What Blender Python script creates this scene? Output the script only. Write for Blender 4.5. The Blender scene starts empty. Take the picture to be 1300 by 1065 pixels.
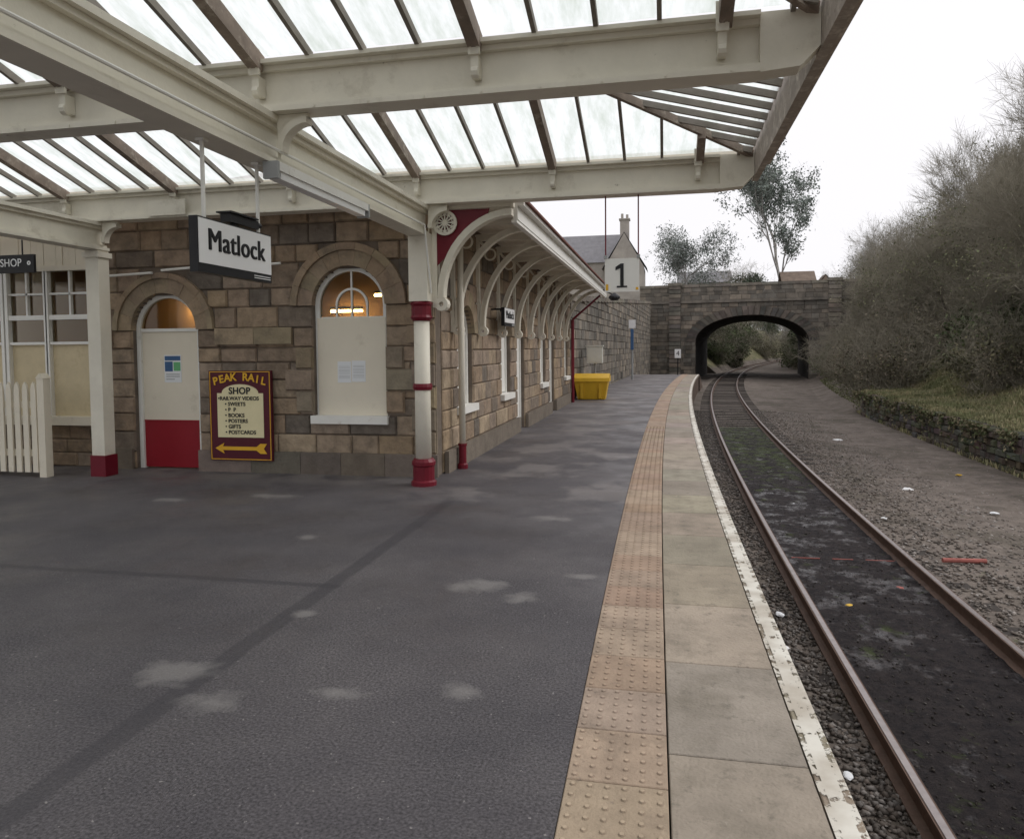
import bpy, bmesh, math, random
import numpy as np
from mathutils import Vector, Matrix, noise
random.seed(7); rng=np.random.default_rng(7)
sc=bpy.context.scene; COL=sc.collection
sc.view_settings.view_transform='Standard'; sc.view_settings.look='None'; sc.view_settings.exposure=0
ORG={}
PI=math.pi
def c(Y): return (Y-10)**2/960.0
def xe(Y): return .64+c(Y)

# ------------------------------------------------------------ materials
def mat(name,col,rough=.7,var=.25,scale=5,bump=.2,bscale=40,attr=False,dirt=None,metal=0,spec=.3):
    m=bpy.data.materials.new(name); m.use_nodes=True; nt=m.node_tree; N=nt.nodes; L=nt.links
    b=N['Principled BSDF']; b.inputs['Roughness'].default_value=rough; b.inputs['Metallic'].default_value=metal
    b.inputs['Specular IOR Level'].default_value=spec
    tc=N.new('ShaderNodeTexCoord'); vec=tc.outputs['Object']; vec2=vec
    n1=N.new('ShaderNodeTexNoise'); n1.inputs['Scale'].default_value=scale; n1.inputs['Detail'].default_value=7; n1.inputs['Roughness'].default_value=.65; L.new(vec2,n1.inputs['Vector'])
    mr=N.new('ShaderNodeMapRange'); mr.inputs[1].default_value=.25; mr.inputs[2].default_value=.75; mr.inputs[3].default_value=1-var; mr.inputs[4].default_value=1+var
    L.new(n1.outputs[0],mr.inputs[0])
    mul=N.new('ShaderNodeVectorMath'); mul.operation='MULTIPLY'
    if attr:
        at=N.new('ShaderNodeAttribute'); at.attribute_name='Col'; L.new(at.outputs['Color'],mul.inputs[0])
    else: mul.inputs[0].default_value=col[:3]
    L.new(mr.outputs[0],mul.inputs[1]); out=mul.outputs[0]
    if dirt:
        for (dc,lo,hi,ds) in (dirt if isinstance(dirt,list) else [dirt]):
            n2=N.new('ShaderNodeTexNoise'); n2.inputs['Scale'].default_value=ds; n2.inputs['Detail'].default_value=8; n2.inputs['Roughness'].default_value=.7; L.new(vec2,n2.inputs['Vector'])
            m2=N.new('ShaderNodeMapRange'); m2.inputs[1].default_value=lo; m2.inputs[2].default_value=hi; L.new(n2.outputs[0],m2.inputs[0])
            mx=N.new('ShaderNodeMix'); mx.data_type='RGBA'; L.new(m2.outputs[0],mx.inputs[0]); L.new(out,mx.inputs[6]); mx.inputs[7].default_value=(*dc,1); out=mx.outputs[2]
    L.new(out,b.inputs['Base Color'])
    if bump:
        n3=N.new('ShaderNodeTexNoise'); n3.inputs['Scale'].default_value=bscale; n3.inputs['Detail'].default_value=6; L.new(vec,n3.inputs['Vector'])
        bp=N.new('ShaderNodeBump'); bp.inputs['Strength'].default_value=bump; bp.inputs['Distance'].default_value=.02; L.new(n3.outputs[0],bp.inputs['Height']); L.new(bp.outputs[0],b.inputs['Normal'])
    return m
M={}
M['stone']=mat('sandstone_blocks',(1,1,1),.85,.42,5,.9,18,attr=True,dirt=[((.10,.083,.07),.52,.82,2.3),((.36,.30,.24),.6,.85,6)])
M['mortar']=mat('mortar',(.16,.13,.105),.9,.3)
M['stone_trim']=mat('dressed_sandstone',(1,1,1),.85,.25,5,.5,30,attr=True,dirt=((.12,.098,.078),.5,.8,2.2))
M['dark_stone']=mat('sooty_stone_blocks',(1,1,1),.9,.4,1.5,.7,12,attr=True,dirt=((.05,.05,.045),.52,.75,.5))
M['mossy_stone']=mat('mossy_dark_stone',(1,1,1),.95,.4,3,.7,12,attr=True,dirt=[((.035,.033,.028),.45,.7,1.5),((.06,.068,.03),.56,.7,2.6)])
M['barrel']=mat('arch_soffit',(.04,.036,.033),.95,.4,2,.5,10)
M['cream']=mat('cream_paint',(.74,.70,.60),.5,.08,3,.1,30,dirt=[((.42,.37,.29),.57,.82,2.0),((.17,.13,.09),.67,.76,9)])
M['cream_flat']=mat('cream_board_paint',(.76,.70,.58),.55,.05,2,.05,20,dirt=((.5,.44,.34),.6,.85,3))
M['white_paint']=mat('white_paint',(.80,.79,.75),.5,.06,3,.05,20,dirt=((.48,.42,.35),.62,.8,5))
M['maroon']=mat('maroon_paint',(.15,.009,.02),.4,.15,4,.05,20)
M['maroon_sign']=mat('maroon_sign_board',(.085,.008,.018),.45,.15,4,.05,20)
M['red']=mat('red_door_paint',(.27,.010,.02),.45,.1,4,.05)
M['brown_wood']=mat('weathered_brown_timber',(.24,.19,.155),.75,.3,5,.3,30,dirt=((.48,.43,.36),.54,.72,7))
M['fascia_wood']=mat('flaking_fascia_paint',(.38,.33,.285),.75,.25,5,.3,30,dirt=[((.62,.57,.5),.5,.66,7),((.14,.11,.085),.6,.72,5)])
M['bar']=mat('glazing_bar_grey_brown',(.24,.215,.185),.7,.25,6,.1)
M['black']=mat('black_paint',(.015,.015,.017),.4,.1,4,0)
M['sign_white']=mat('sign_white',(.82,.82,.82),.4,.03,3,0)
M['yellow_sign']=mat('sign_yellow',(.75,.42,.03),.5,.05,3,0)
M['cream_sign']=mat('sign_cream',(.78,.70,.44),.5,.05,3,0)
M['paper']=mat('paper',(.78,.8,.82),.7,.03,3,0)
M['blue']=mat('blue_panel',(.05,.12,.26),.4,.1,3,0)
M['green_print']=mat('green_print',(.15,.45,.2),.6,.1,3,0)
M['grey_metal']=mat('grey_metal',(.34,.35,.35),.5,.12,4,.05)
M['pale_metal']=mat('pale_grey_metal',(.62,.62,.57),.5,.1,4,.05)
M['tile']=mat('red_brown_tile',(.17,.07,.055),.8,.3,8,.3,18)
M['yellow']=mat('yellow_plastic',(.65,.40,.03),.5,.1,4,.05)
M['rail']=mat('rusty_rail',(.12,.075,.055),.7,.3,8,.2,50)
M['rail_top']=mat('worn_rail_top',(.36,.32,.31),.38,.2,12,.05,60,metal=.8)
M['sleeper']=mat('old_sleeper',(.05,.042,.037),.9,.3,6,.4,30)
M['pink']=mat('faded_red_plastic',(.36,.12,.10),.7,.3,6,0)
M['bark']=mat('bark',(.15,.13,.105),.95,.3,6,.3)
M['twig']=mat('bare_twigs',(.26,.238,.185),.95,.35,.6,0)
M['twig_hazed']=mat('haze_painted_twigs',(.38,.365,.345),.95,.15,.5,0)  # pale grey stands in for haze over the distant twigs
M['ply']=mat('plywood_board',(.60,.51,.34),.7,.12,3,.05,dirt=((.46,.37,.23),.55,.8,4))
M['brickwall']=mat('platform_face',(.14,.10,.08),.9,.4,6,.4)
M['interior']=mat('interior_plaster',(.5,.34,.2),.9,.1,2,0)
M['house_wall']=mat('pale_house_wall',(.36,.33,.295),.9,.3,.8,.2)
M['pale_roof']=mat('grey_slate_roof',(.22,.215,.225),.8,.2,2,.2,6)  # plain grey slate colour with slight noise
M['shed']=mat('shed_timber',(.22,.17,.135),.9,.3,2,.2)
M['leaf']=mat('leaves',(1,1,1),.65,.3,1.2,0,attr=True,spec=.2)
def emis(name,col,s):
    m=bpy.data.materials.new(name); m.use_nodes=True; N=m.node_tree.nodes; b=N['Principled BSDF']
    b.inputs['Base Color'].default_value=(*col,1); b.inputs['Emission Color'].default_value=(*col,1); b.inputs['Emission Strength'].default_value=s
    return m
M['tube']=emis('lit_fluorescent_tube',(1,.72,.34),30)
def glassmat():
    m=bpy.data.materials.new('window_glass'); m.use_nodes=True; nt=m.node_tree;N=nt.nodes;L=nt.links
    N.remove(N['Principled BSDF']); o=N['Material Output']
    g=N.new('ShaderNodeBsdfGlossy'); g.inputs['Roughness'].default_value=.08; g.inputs['Color'].default_value=(.8,.8,.8,1)
    t=N.new('ShaderNodeBsdfTransparent'); t.inputs['Color'].default_value=(.85,.8,.7,1)
    f=N.new('ShaderNodeFresnel'); f.inputs[0].default_value=1.35
    x=N.new('ShaderNodeMixShader'); L.new(f.outputs[0],x.inputs[0]); L.new(t.outputs[0],x.inputs[1]); L.new(g.outputs[0],x.inputs[2]); L.new(x.outputs[0],o.inputs[0])
    return m
M['glass']=glassmat()
def roofglass():
    m=bpy.data.materials.new('frosted_roof_glazing'); m.use_nodes=True; nt=m.node_tree;N=nt.nodes;L=nt.links
    N.remove(N['Principled BSDF']); o=N['Material Output']
    tc=N.new('ShaderNodeTexCoord'); mp=N.new('ShaderNodeMapping'); mp.inputs['Scale'].default_value=(6,1.2,1.2); L.new(tc.outputs['Object'],mp.inputs[0])
    n=N.new('ShaderNodeTexNoise'); n.inputs['Scale'].default_value=1.4; n.inputs['Detail'].default_value=8; n.inputs['Roughness'].default_value=.7; L.new(mp.outputs[0],n.inputs['Vector'])
    r=N.new('ShaderNodeValToRGB'); r.color_ramp.elements[0].position=.3; r.color_ramp.elements[0].color=(.64,.70,.64,1); r.color_ramp.elements[1].position=.6; r.color_ramp.elements[1].color=(.93,.96,.96,1); L.new(n.outputs[0],r.inputs[0])
    t=N.new('ShaderNodeBsdfTranslucent'); L.new(r.outputs[0],t.inputs[0])
    p=N.new('ShaderNodeBsdfTransparent'); L.new(r.outputs[0],p.inputs[0])
    d=N.new('ShaderNodeMixShader'); d.inputs[0].default_value=.42; L.new(t.outputs[0],d.inputs[1]); L.new(p.outputs[0],d.inputs[2])
    L.new(d.outputs[0],o.inputs[0]); return m
M['roofglass']=roofglass()

# ------------------------------------------------------------ mesh builder
class MB:
    def __init__(s): s.v=[]; s.f=[]; s.c=[]
    def add(s,vs,fs,col=None):
        n=len(s.v); s.v.extend([tuple(p) for p in vs]); s.f.extend([tuple(i+n for i in f) for f in fs]); s.c.extend([col]*len(fs))
    def box(s,x0,x1,y0,y1,z0,z1,col=None):
        s.add([(x0,y0,z0),(x1,y0,z0),(x1,y1,z0),(x0,y1,z0),(x0,y0,z1),(x1,y0,z1),(x1,y1,z1),(x0,y1,z1)],
              [(0,3,2,1),(4,5,6,7),(0,1,5,4),(1,2,6,5),(2,3,7,6),(3,0,4,7)],col)
    def pbox(s,T,u0,u1,z0,z1,w0,w1,col=None):
        s.prism(T,[(u0,z0),(u1,z0),(u1,z1),(u0,z1)],w0,w1,col)
    def prism(s,T,pts,w0,w1,col=None):
        n=len(pts); vs=[T(u,z,w0) for u,z in pts]+[T(u,z,w1) for u,z in pts]
        fs=[tuple(range(n))[::-1],tuple(range(n,2*n))]+[(i,(i+1)%n,(i+1)%n+n,i+n) for i in range(n)]
        s.add(vs,fs,col)
    def block(s,T,u0,u1,z0,z1,depth,proud,col,ch=.018):
        i=min(ch,(u1-u0)*.3,(z1-z0)*.3)
        vs=[T(u0,z0,-depth),T(u1,z0,-depth),T(u1,z1,-depth),T(u0,z1,-depth),T(u0,z0,0),T(u1,z0,0),T(u1,z1,0),T(u0,z1,0),
            T(u0+i,z0+i,proud),T(u1-i,z0+i,proud),T(u1-i,z1-i,proud),T(u0+i,z1-i,proud)]
        s.add(vs,[(3,2,1,0),(0,1,5,4),(1,2,6,5),(2,3,7,6),(3,0,4,7),(4,5,9,8),(5,6,10,9),(6,7,11,10),(7,4,8,11),(8,9,10,11)],col)
    def tube(s,p0,p1,r0,r1=None,n=8,cap=True,col=None):
        r1=r0 if r1 is None else r1; p0=Vector(p0);p1=Vector(p1); d=(p1-p0).normalized()
        a=d.cross(Vector((0,0,1)) if abs(d.z)<.9 else Vector((1,0,0))).normalized(); b=d.cross(a)
        vs=[];
        for p,r in((p0,r0),(p1,r1)):
            for i in range(n):
                t=2*PI*i/n; vs.append(p+a*math.cos(t)*r+b*math.sin(t)*r)
        fs=[(i,(i+1)%n,(i+1)%n+n,i+n) for i in range(n)]
        if cap: fs+= [tuple(range(n))[::-1],tuple(range(n,2*n))]
        s.add(vs,fs,col)
    def beam(s,p0,p1,w,h,col=None):
        p0=Vector(p0);p1=Vector(p1); d=(p1-p0).normalized(); side=d.cross(Vector((0,0,1))).normalized(); up=side.cross(d)
        vs=[]
        for p in(p0,p1):
            for (a,b) in((-w/2,-h),(w/2,-h),(w/2,0),(-w/2,0)): vs.append(p+side*a+up*b)
        s.add(vs,[(3,2,1,0),(4,5,6,7),(0,1,5,4),(1,2,6,5),(2,3,7,6),(3,0,4,7)],col)
    def lathe(s,prof,cx,cy,n=20,col=None):
        vs=[(cx+r*math.cos(2*PI*i/n),cy+r*math.sin(2*PI*i/n),z) for r,z in prof for i in range(n)]
        fs=[(k*n+i,k*n+(i+1)%n,(k+1)*n+(i+1)%n,(k+1)*n+i) for k in range(len(prof)-1) for i in range(n)]
        fs+=[tuple(range(n))[::-1],tuple(range((len(prof)-1)*n,len(prof)*n))]
        s.add(vs,fs,col)
    def arc(s,T,uc,zc,r0,r1,w0,w1,a0=0,a1=PI,n=16,col=None,b0=None,b1=None):
        b0=r0 if b0 is None else b0; b1=r1 if b1 is None else b1
        for i in range(n):
            t0=a0+(a1-a0)*i/n; t1=a0+(a1-a0)*(i+1)/n
            s.prism(T,[(uc+r0*math.cos(t0),zc+b0*math.sin(t0)),(uc+r1*math.cos(t0),zc+b1*math.sin(t0)),(uc+r1*math.cos(t1),zc+b1*math.sin(t1)),(uc+r0*math.cos(t1),zc+b0*math.sin(t1))],w0,w1,col)
    def sweep(s,prof,Ys,off,col=None):
        n=len(prof); base=[]
        for Y in Ys:
            for dx,z in prof: base.append((off+c(Y)+dx,Y,z))
        fs=[]
        for k in range(len(Ys)-1):
            for i in range(n): fs.append((k*n+i,k*n+(i+1)%n,(k+1)*n+(i+1)%n,(k+1)*n+i))
        fs+=[tuple(range(n))[::-1],tuple(range((len(Ys)-1)*n,len(Ys)*n))]
        s.add(base,fs,col)
    def build(s,name,m,parent=None,smooth=False):
        org=ORG.get(parent.name if parent else None,Vector((0,0,0)))
        me=bpy.data.meshes.new(name); me.from_pydata([tuple(Vector(p)-org) for p in s.v],[],s.f)
        if any(x is not None for x in s.c):
            at=me.attributes.new('Col','FLOAT_COLOR','CORNER'); arr=[]
            for f,cc in zip(s.f,s.c):
                cc=cc or (.5,.5,.5); arr.extend([cc[0],cc[1],cc[2],1.0]*len(f))
            at.data.foreach_set('color',arr)
        bm=bmesh.new(); bm.from_mesh(me); bmesh.ops.recalc_face_normals(bm,faces=bm.faces); bm.to_mesh(me); bm.free()
        if smooth: me.shade_smooth()
        me.materials.append(M[m] if isinstance(m,str) else m)
        o=bpy.data.objects.new(name,me); COL.objects.link(o)
        if parent: o.parent=parent; ORG[o.name]=org
        return o
def tag(o,label=None,cat=None,group=None,kind=None):
    if label: o['label']=label
    if cat: o['category']=cat
    if group: o['group']=group
    if kind: o['kind']=kind
    return o
def thing(name,label,cat,loc=(0,0,0),group=None,rz=0,local=False):
    o=bpy.data.objects.new(name,None); COL.objects.link(o); o.location=loc; o.rotation_euler=(0,0,rz)
    ORG[o.name]=Vector((0,0,0)) if local else Vector(loc)
    return tag(o,label,cat,group)
def copy_tree(o,parent=None):
    n=o.copy(); COL.objects.link(n); n.parent=parent
    for ch in list(o.children): copy_tree(ch,n)
    return n
def mesh_np(name,V,F,cols,m,parent=None):
    me=bpy.data.meshes.new(name); k=F.shape[1]
    me.vertices.add(len(V)); me.vertices.foreach_set('co',V.astype(np.float32).ravel())
    me.loops.add(F.size); me.loops.foreach_set('vertex_index',F.astype(np.int32).ravel())
    me.polygons.add(len(F)); me.polygons.foreach_set('loop_start',(np.arange(len(F))*k).astype(np.int32)); me.polygons.foreach_set('loop_total',np.full(len(F),k,dtype=np.int32))
    me.update(calc_edges=True)
    if cols is not None:
        at=me.attributes.new('Col','FLOAT_COLOR','CORNER'); cc=np.ones((len(F),k,4),dtype=np.float32); cc[:,:,:3]=cols[:,None,:]; at.data.foreach_set('color',cc.ravel())
    me.materials.append(M[m]); o=bpy.data.objects.new(name,me); COL.objects.link(o)
    if parent: o.parent=parent
    return o
RX=Matrix.Rotation(PI/2,4,'X'); FACE_Y=RX; FACE_X=Matrix.Rotation(PI/2,4,'Z')@RX
def text(s,size,loc,facing,m,parent,name='lettering',bold=0,align='CENTER',sx=1,rot=0,shifts=(0,)):
    cu=bpy.data.curves.new('t','FONT'); cu.body=s; cu.size=size; cu.align_x=align; cu.align_y='CENTER'; cu.offset=bold; cu.extrude=.002; cu.space_character=1.03+(.03 if len(shifts)>1 else 0)
    t=bpy.data.objects.new('t',cu); COL.objects.link(t); dg=bpy.context.evaluated_depsgraph_get(); dg.update()
    src=bpy.data.meshes.new_from_object(t.evaluated_get(dg)); bpy.data.objects.remove(t)
    org=ORG.get(parent.name,Vector((0,0,0)))
    bm=bmesh.new()
    for i,sh in enumerate(shifts):
        cp_=src.copy(); cp_.transform(Matrix.Translation(Vector(loc)-org)@facing@Matrix.Rotation(rot,4,'Z')@Matrix.Translation((sh,0,i*.0007))@Matrix.Diagonal((sx,1,1,1))); bm.from_mesh(cp_)
    me=bpy.data.meshes.new(name); bm.to_mesh(me); bm.free()
    me.materials.append(M[m]); o=bpy.data.objects.new(name,me); COL.objects.link(o); o.parent=parent; ORG[o.name]=org
    for p in me.polygons: p.material_index=0
    return o
def jit(col,a=.15):
    k=1+random.uniform(-a,a); return tuple(max(0,x*k*(1+random.uniform(-.04,.04))) for x in col)

# ------------------------------------------------------------ block walls
def intervals(L,z,holes,outer=True):
    cuts=[]
    for h in holes:
        if z<h['zb']: continue
        if z<h['zs']: hw=h['hw']
        else:
            a=h['ao'] if outer else h['ai']; b=h['bo'] if outer else h['bi']; q=(z-h['zs'])/b
            if q>=1: continue
            hw=a*math.sqrt(1-q*q)
        cuts.append((h['uc']-hw,h['uc']+hw))
    cuts.sort(); res=[]; u=0
    for a,b in cuts:
        if a>u: res.append((u,min(a,L)))
        u=max(u,b)
    if u<L: res.append((u,L))
    return [(a,b) for a,b in res if b-a>.03]
def blockwall(T,L,z0,z1,course,ln,palette,holes,depth=.25,proud=.02,seed=1,ztop=None,kv=.17):
    R=random.Random(seed); mb=MB(); bk=MB()
    brk=sorted(set([z0,z1]+[h['zb'] for h in holes if z0<h['zb']<z1]+[h['zs'] for h in holes if z0<h['zs']<z1]))
    rows=[]
    for a,b in zip(brk,brk[1:]):
        n=max(1,round((b-a)/course)); e=[a]+[a+(b-a)*(i+R.uniform(-.12,.12))/n for i in range(1,n)]+[b]; rows+=list(zip(e,e[1:]))
    for a,b in rows:
        for (u0,u1) in intervals(L,(a+b)/2,holes):
            u=u0
            while u<u1-.01:
                l=R.uniform(*ln)
                if u1-(u+l)<ln[0]*.6: l=u1-u
                if ztop and b>ztop(u+l/2): 
                    u+=l; continue
                col=R.choice(palette); k=R.uniform(1-kv,1+kv)
                mb.block(T,u+.005,u+l-.005,a+.005,b-.005,depth,R.uniform(.3,1)*proud,tuple(x*k for x in col))
                u+=l
    z=z0
    while z<z1-.001:
        zz=min(z+.06,z1)
        for (u0,u1) in intervals(L,(z+zz)/2,holes,False):
            if ztop:
                u=u0
                while u<u1:
                    ue=min(u+1,u1)
                    if zz<ztop((u+ue)/2)-.1: bk.pbox(T,u,ue,z,zz,-depth+.01,-.008)
                    u=ue
            else: bk.pbox(T,u0+.004,u1-.004,z,zz,-depth+.01,-.008)
        z=zz
    return mb,bk
def ring(mb,T,h,n,palette,proud=.04,depth=.25,j=.15,gap=.006,r0=None,r1=None):
    ai,bi=(h['ai'],h['bi']) if r0 is None else (r0,r0); ao,bo=(h['ao'],h['bo']) if r1 is None else (r1,r1)
    sub=max(1,int(24/n))
    for i in range(n):
        t0=PI*i/n+gap; t1=PI*(i+1)/n-gap; A=[t0+(t1-t0)*q/sub for q in range(sub+1)]
        pts=[(h['uc']+ao*math.cos(t),h['zs']+bo*math.sin(t)) for t in A]+[(h['uc']+ai*math.cos(t),h['zs']+bi*math.sin(t)) for t in A[::-1]]
        mb.prism(T,pts,-depth,proud*random.uniform(.85,1),jit(random.choice(palette),j))
def hole(uc,hw,zb,zs,ro,bi=None,bo=None): return dict(uc=uc,hw=hw,zb=zb,zs=zs,ai=hw,ao=ro,bi=bi or hw,bo=bo or ro)

# ------------------------------------------------------------ TERRAIN
def xw(Y): return -3.02 if Y<24 else -3.02+(Y-24)*(1.75/42)
def ufoot(Y): return 7.35 if Y<34 else 7.35+min(1,(Y-34)/28)*1.6
def section(Y):
    C0=c(Y); xr=ufoot(Y)+C0
    if Y<23.9: zl=-.05
    else: zl=3.0+min(1,(Y-24)/42)*2.3
    if Y<84:
        L=[(-600,zl+ (3 if Y>24 else 0)),(-60,zl),(xw(Y)-.35,zl),(xw(Y)-.15,-1.2)]
    else:
        b=C0-.2
        L=[(-600,9),(b-14,6.2),(b-7,4.6),(b-2,.6),(b,-1.2)]
    if Y<34: R=[(xr,-1.16),(xr+.2,-1.16),(xr+.3,-.32),(xr+2.2,-.2),(xr+4.5,1.2),(xr+9,4.4),(xr+18,6),(xr+300,9),(900,12)]
    else: R=[(xr-.6,-1.18),(xr+1,-.7),(xr+2.6,.2),(xr+5,1.9),(xr+9,4.6),(xr+18,6),(xr+300,9),(1300,12)]
    pts=L+R
    return [p[0] for p in pts],[p[1] for p in pts]
def zg(X,Y):
    xs,zs=section(Y); return float(np.interp(X,xs,zs))
Ys=list(np.arange(-30,86,1.0))+list(np.arange(86,140,3.))+list(np.arange(140,700,20.))
V=[];nx=None
for Y in Ys:
    xs,zs=section(Y); row=[]
    xb=[-600,-60,-25,-12,xw(Y)-.35,xw(Y)-.15] if Y<84 else [-600,c(Y)-60,c(Y)-14,c(Y)-7,c(Y)-2,c(Y)-.2]
    lo=xb[-1]; xr=ufoot(Y)+c(Y)
    xb+= [lo+(xr-.7-lo)*i/14 for i in range(1,15)]
    xb+= [xr+.19,xr+.31]+[xr+.31+12*i/24 for i in range(1,25)]+[xr+18,xr+40,xr+120,xr+700]
    for X in xb:
        z=float(np.interp(X,xs,zs)); 
        if xr+.5<X<xr+50 or (Y>24 and X<xw(Y)-1): z+= .25*noise.noise(Vector((X*.4,Y*.4,0)))+.1*noise.noise(Vector((X*1.3,Y*1.3,3)))
        row.append((X,Y,z))
    nx=len(row); V+=row
F=[(j*nx+i,j*nx+i+1,(j+1)*nx+i+1,(j+1)*nx+i) for j in range(len(Ys)-1) for i in range(nx-1)]
gm=mat('gravelly_ground_and_turf',(.165,.138,.118),.95,.5,3,1.0,28,dirt=[((.075,.065,.047),.48,.68,.7),((.27,.24,.22),.58,.72,22),((.06,.05,.045),.58,.7,40),((.085,.088,.045),.62,.72,1.7)])
def ground_mat():
    m=gm; nt=m.node_tree;N=nt.nodes;L=nt.links;b=N['Principled BSDF']
    src=b.inputs['Base Color'].links[0].from_socket
    g=N.new('ShaderNodeNewGeometry'); s=N.new('ShaderNodeSeparateXYZ'); L.new(g.outputs['Position'],s.inputs[0])
    mr=N.new('ShaderNodeMapRange'); mr.inputs[1].default_value=-.75; mr.inputs[2].default_value=-.4; L.new(s.outputs[2],mr.inputs[0])
    tc=N.new('ShaderNodeTexCoord'); n=N.new('ShaderNodeTexNoise'); n.inputs['Scale'].default_value=1.1; n.inputs['Detail'].default_value=9; L.new(tc.outputs['Object'],n.inputs[0])
    r=N.new('ShaderNodeValToRGB'); e=r.color_ramp.elements; e[0].position=.35; e[0].color=(.09,.10,.045,1); e[1].position=.6; e[1].color=(.19,.165,.095,1); L.new(n.outputs[0],r.inputs[0])
    x=N.new('ShaderNodeMix'); x.data_type='RGBA'; L.new(mr.outputs[0],x.inputs[0]); L.new(src,x.inputs[6]); L.new(r.outputs[0],x.inputs[7]); L.new(x.outputs[2],b.inputs['Base Color'])
ground_mat()
g=MB(); g.add(V,F); M['ground']=gm; o=g.build('ground','ground'); tag(o,'brown gravelly ground of the cutting rising to grassy banks','ground',kind='structure')

# ------------------------------------------------------------ PLATFORM
def asphalt():
    m=bpy.data.materials.new('damp_asphalt'); m.use_nodes=True; nt=m.node_tree;N=nt.nodes;L=nt.links;b=N['Principled BSDF']
    tc=N.new('ShaderNodeTexCoord'); P=tc.outputs['Object']
    def nz(s,d=8,r=.6):
        n=N.new('ShaderNodeTexNoise'); n.inputs['Scale'].default_value=s; n.inputs['Detail'].default_value=d; n.inputs['Roughness'].default_value=r; L.new(P,n.inputs['Vector']); return n.outputs[0]
    def rng_(s,a,b_,c0=0,d0=1):
        r=N.new('ShaderNodeMapRange'); r.inputs[1].default_value=a; r.inputs[2].default_value=b_; r.inputs[3].default_value=c0; r.inputs[4].default_value=d0; L.new(s,r.inputs[0]); return r.outputs[0]
    def mix(f,a,bcol):
        x=N.new('ShaderNodeMix'); x.data_type='RGBA'; L.new(f,x.inputs[0]); L.new(a,x.inputs[6]); x.inputs[7].default_value=(*bcol,1)
        return x.outputs[2]
    r=N.new('ShaderNodeValToRGB'); e=r.color_ramp.elements; e[0].position=.32;e[0].color=(.062,.057,.064,1);e[1].position=.7;e[1].color=(.115,.105,.109,1); L.new(nz(.7),r.inputs[0]); out=r.outputs[0]
    fine=rng_(nz(75,4),.35,.7,.5,1.6)
    mu=N.new('ShaderNodeVectorMath'); mu.operation='MULTIPLY'; L.new(out,mu.inputs[0]); L.new(fine,mu.inputs[1]); out=mu.outputs[0]
    spk=rng_(nz(38,2,.5),.70,.74); out=mix(spk,out,(.24,.225,.22))
    sx=N.new('ShaderNodeSeparateXYZ'); L.new(P,sx.inputs[0])
    def math_(op,a,b_=None):
        x=N.new('ShaderNodeMath'); x.operation=op
        for k,q in enumerate((a,b_)):
            if q is None: continue
            if isinstance(q,(int,float)): x.inputs[k].default_value=q
            else: L.new(q,x.inputs[k])
        return x.outputs[0]
    wob=math_('MULTIPLY',math_('SUBTRACT',nz(2.5),.5),.06)
    def band(coord,cen,hw,other,lo,hi):
        d=math_('ABSOLUTE',math_('ADD',math_('SUBTRACT',coord,cen),wob)); k=rng_(d,hw-.012,hw+.014,1,0)
        k=math_('MULTIPLY',k,math_('GREATER_THAN',other,lo)); return math_('MULTIPLY',k,math_('LESS_THAN',other,hi))
    X,Y=sx.outputs[0],sx.outputs[1]
    out=mix(math_('MULTIPLY',band(X,-2.38,.065,Y,-9,8.1),.6),out,(.043,.04,.046))
    out=mix(math_('MULTIPLY',band(Y,4.85,.04,X,-14,-2.3),.6),out,(.043,.04,.046))
    n5=nz(5,5)
    for (cx,cy,rx,ry) in SPOTS:
        v=N.new('ShaderNodeVectorMath'); v.operation='SUBTRACT'; L.new(P,v.inputs[0]); v.inputs[1].default_value=(cx,cy,0)
        v2=N.new('ShaderNodeVectorMath'); v2.operation='MULTIPLY'; L.new(v.outputs[0],v2.inputs[0]); v2.inputs[1].default_value=(1/rx,1/ry,0)
        ln=N.new('ShaderNodeVectorMath'); ln.operation='LENGTH'; L.new(v2.outputs[0],ln.inputs[0])
        f=math_('ADD',ln.outputs['Value'],math_('MULTIPLY',math_('SUBTRACT',n5,.5),2.6))
        out=mix(rng_(f,.45,1.2,.5,0),out,(.27,.255,.245))
    farm=rng_(Y,6.8,8.6); pat=rng_(nz(.8,9,.62),.5,.58)
    nearw=rng_(X,-3.6,-2.2)
    out=mix(math_('MULTIPLY',math_('MULTIPLY',math_('MULTIPLY',farm,pat),nearw),.45),out,(.27,.245,.235))
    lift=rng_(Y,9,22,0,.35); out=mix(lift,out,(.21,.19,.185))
    base_=math_('MULTIPLY',rng_(Y,8.3,9.1),rng_(X,-3.1,-3.6)); out=mix(math_('MULTIPLY',math_('MULTIPLY',base_,rng_(nz(2.2),.42,.55)),.6),out,(.20,.18,.165))
    L.new(out,b.inputs['Base Color'])
    rr=rng_(nz(1.1,6),.38,.6,.4,.75); L.new(rr,b.inputs['Roughness'])
    bp=N.new('ShaderNodeBump'); bp.inputs['Strength'].default_value=.5; bp.inputs['Distance'].default_value=.006; L.new(nz(110,3),bp.inputs['Height']); L.new(bp.outputs[0],b.inputs['Normal'])
    b.inputs['Specular IOR Level'].default_value=.35
    return m
SPOTS=[(-1.33,5.05,.2,.13),(-.95,4.85,.12,.12),(-1.1,7.2,.17,.12),(-.6,5.4,.11,.07),(-2.15,3.1,.16,.1),(-2.55,3.35,.2,.16),(-1.0,3.45,.12,.08),(-3.2,6.1,.09,.08),(-2.3,4.3,.08,.06),(-1.6,3.3,.14,.07),(-4.5,7.8,.3,.12),(-5.6,7.4,.2,.09)]
M['asphalt']=asphalt()
PY=list(np.arange(-10,47.6,.5))
mb=MB(); vs=[];fs=[]
for k,Y in enumerate(PY):
    xl=-30 if Y<24 else xw(Y)-.1
    vs+=[(xl,Y,0),(xe(Y)-1.08,Y,0)]
    if k: fs.append((2*k-2,2*k-1,2*k+1,2*k))
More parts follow.
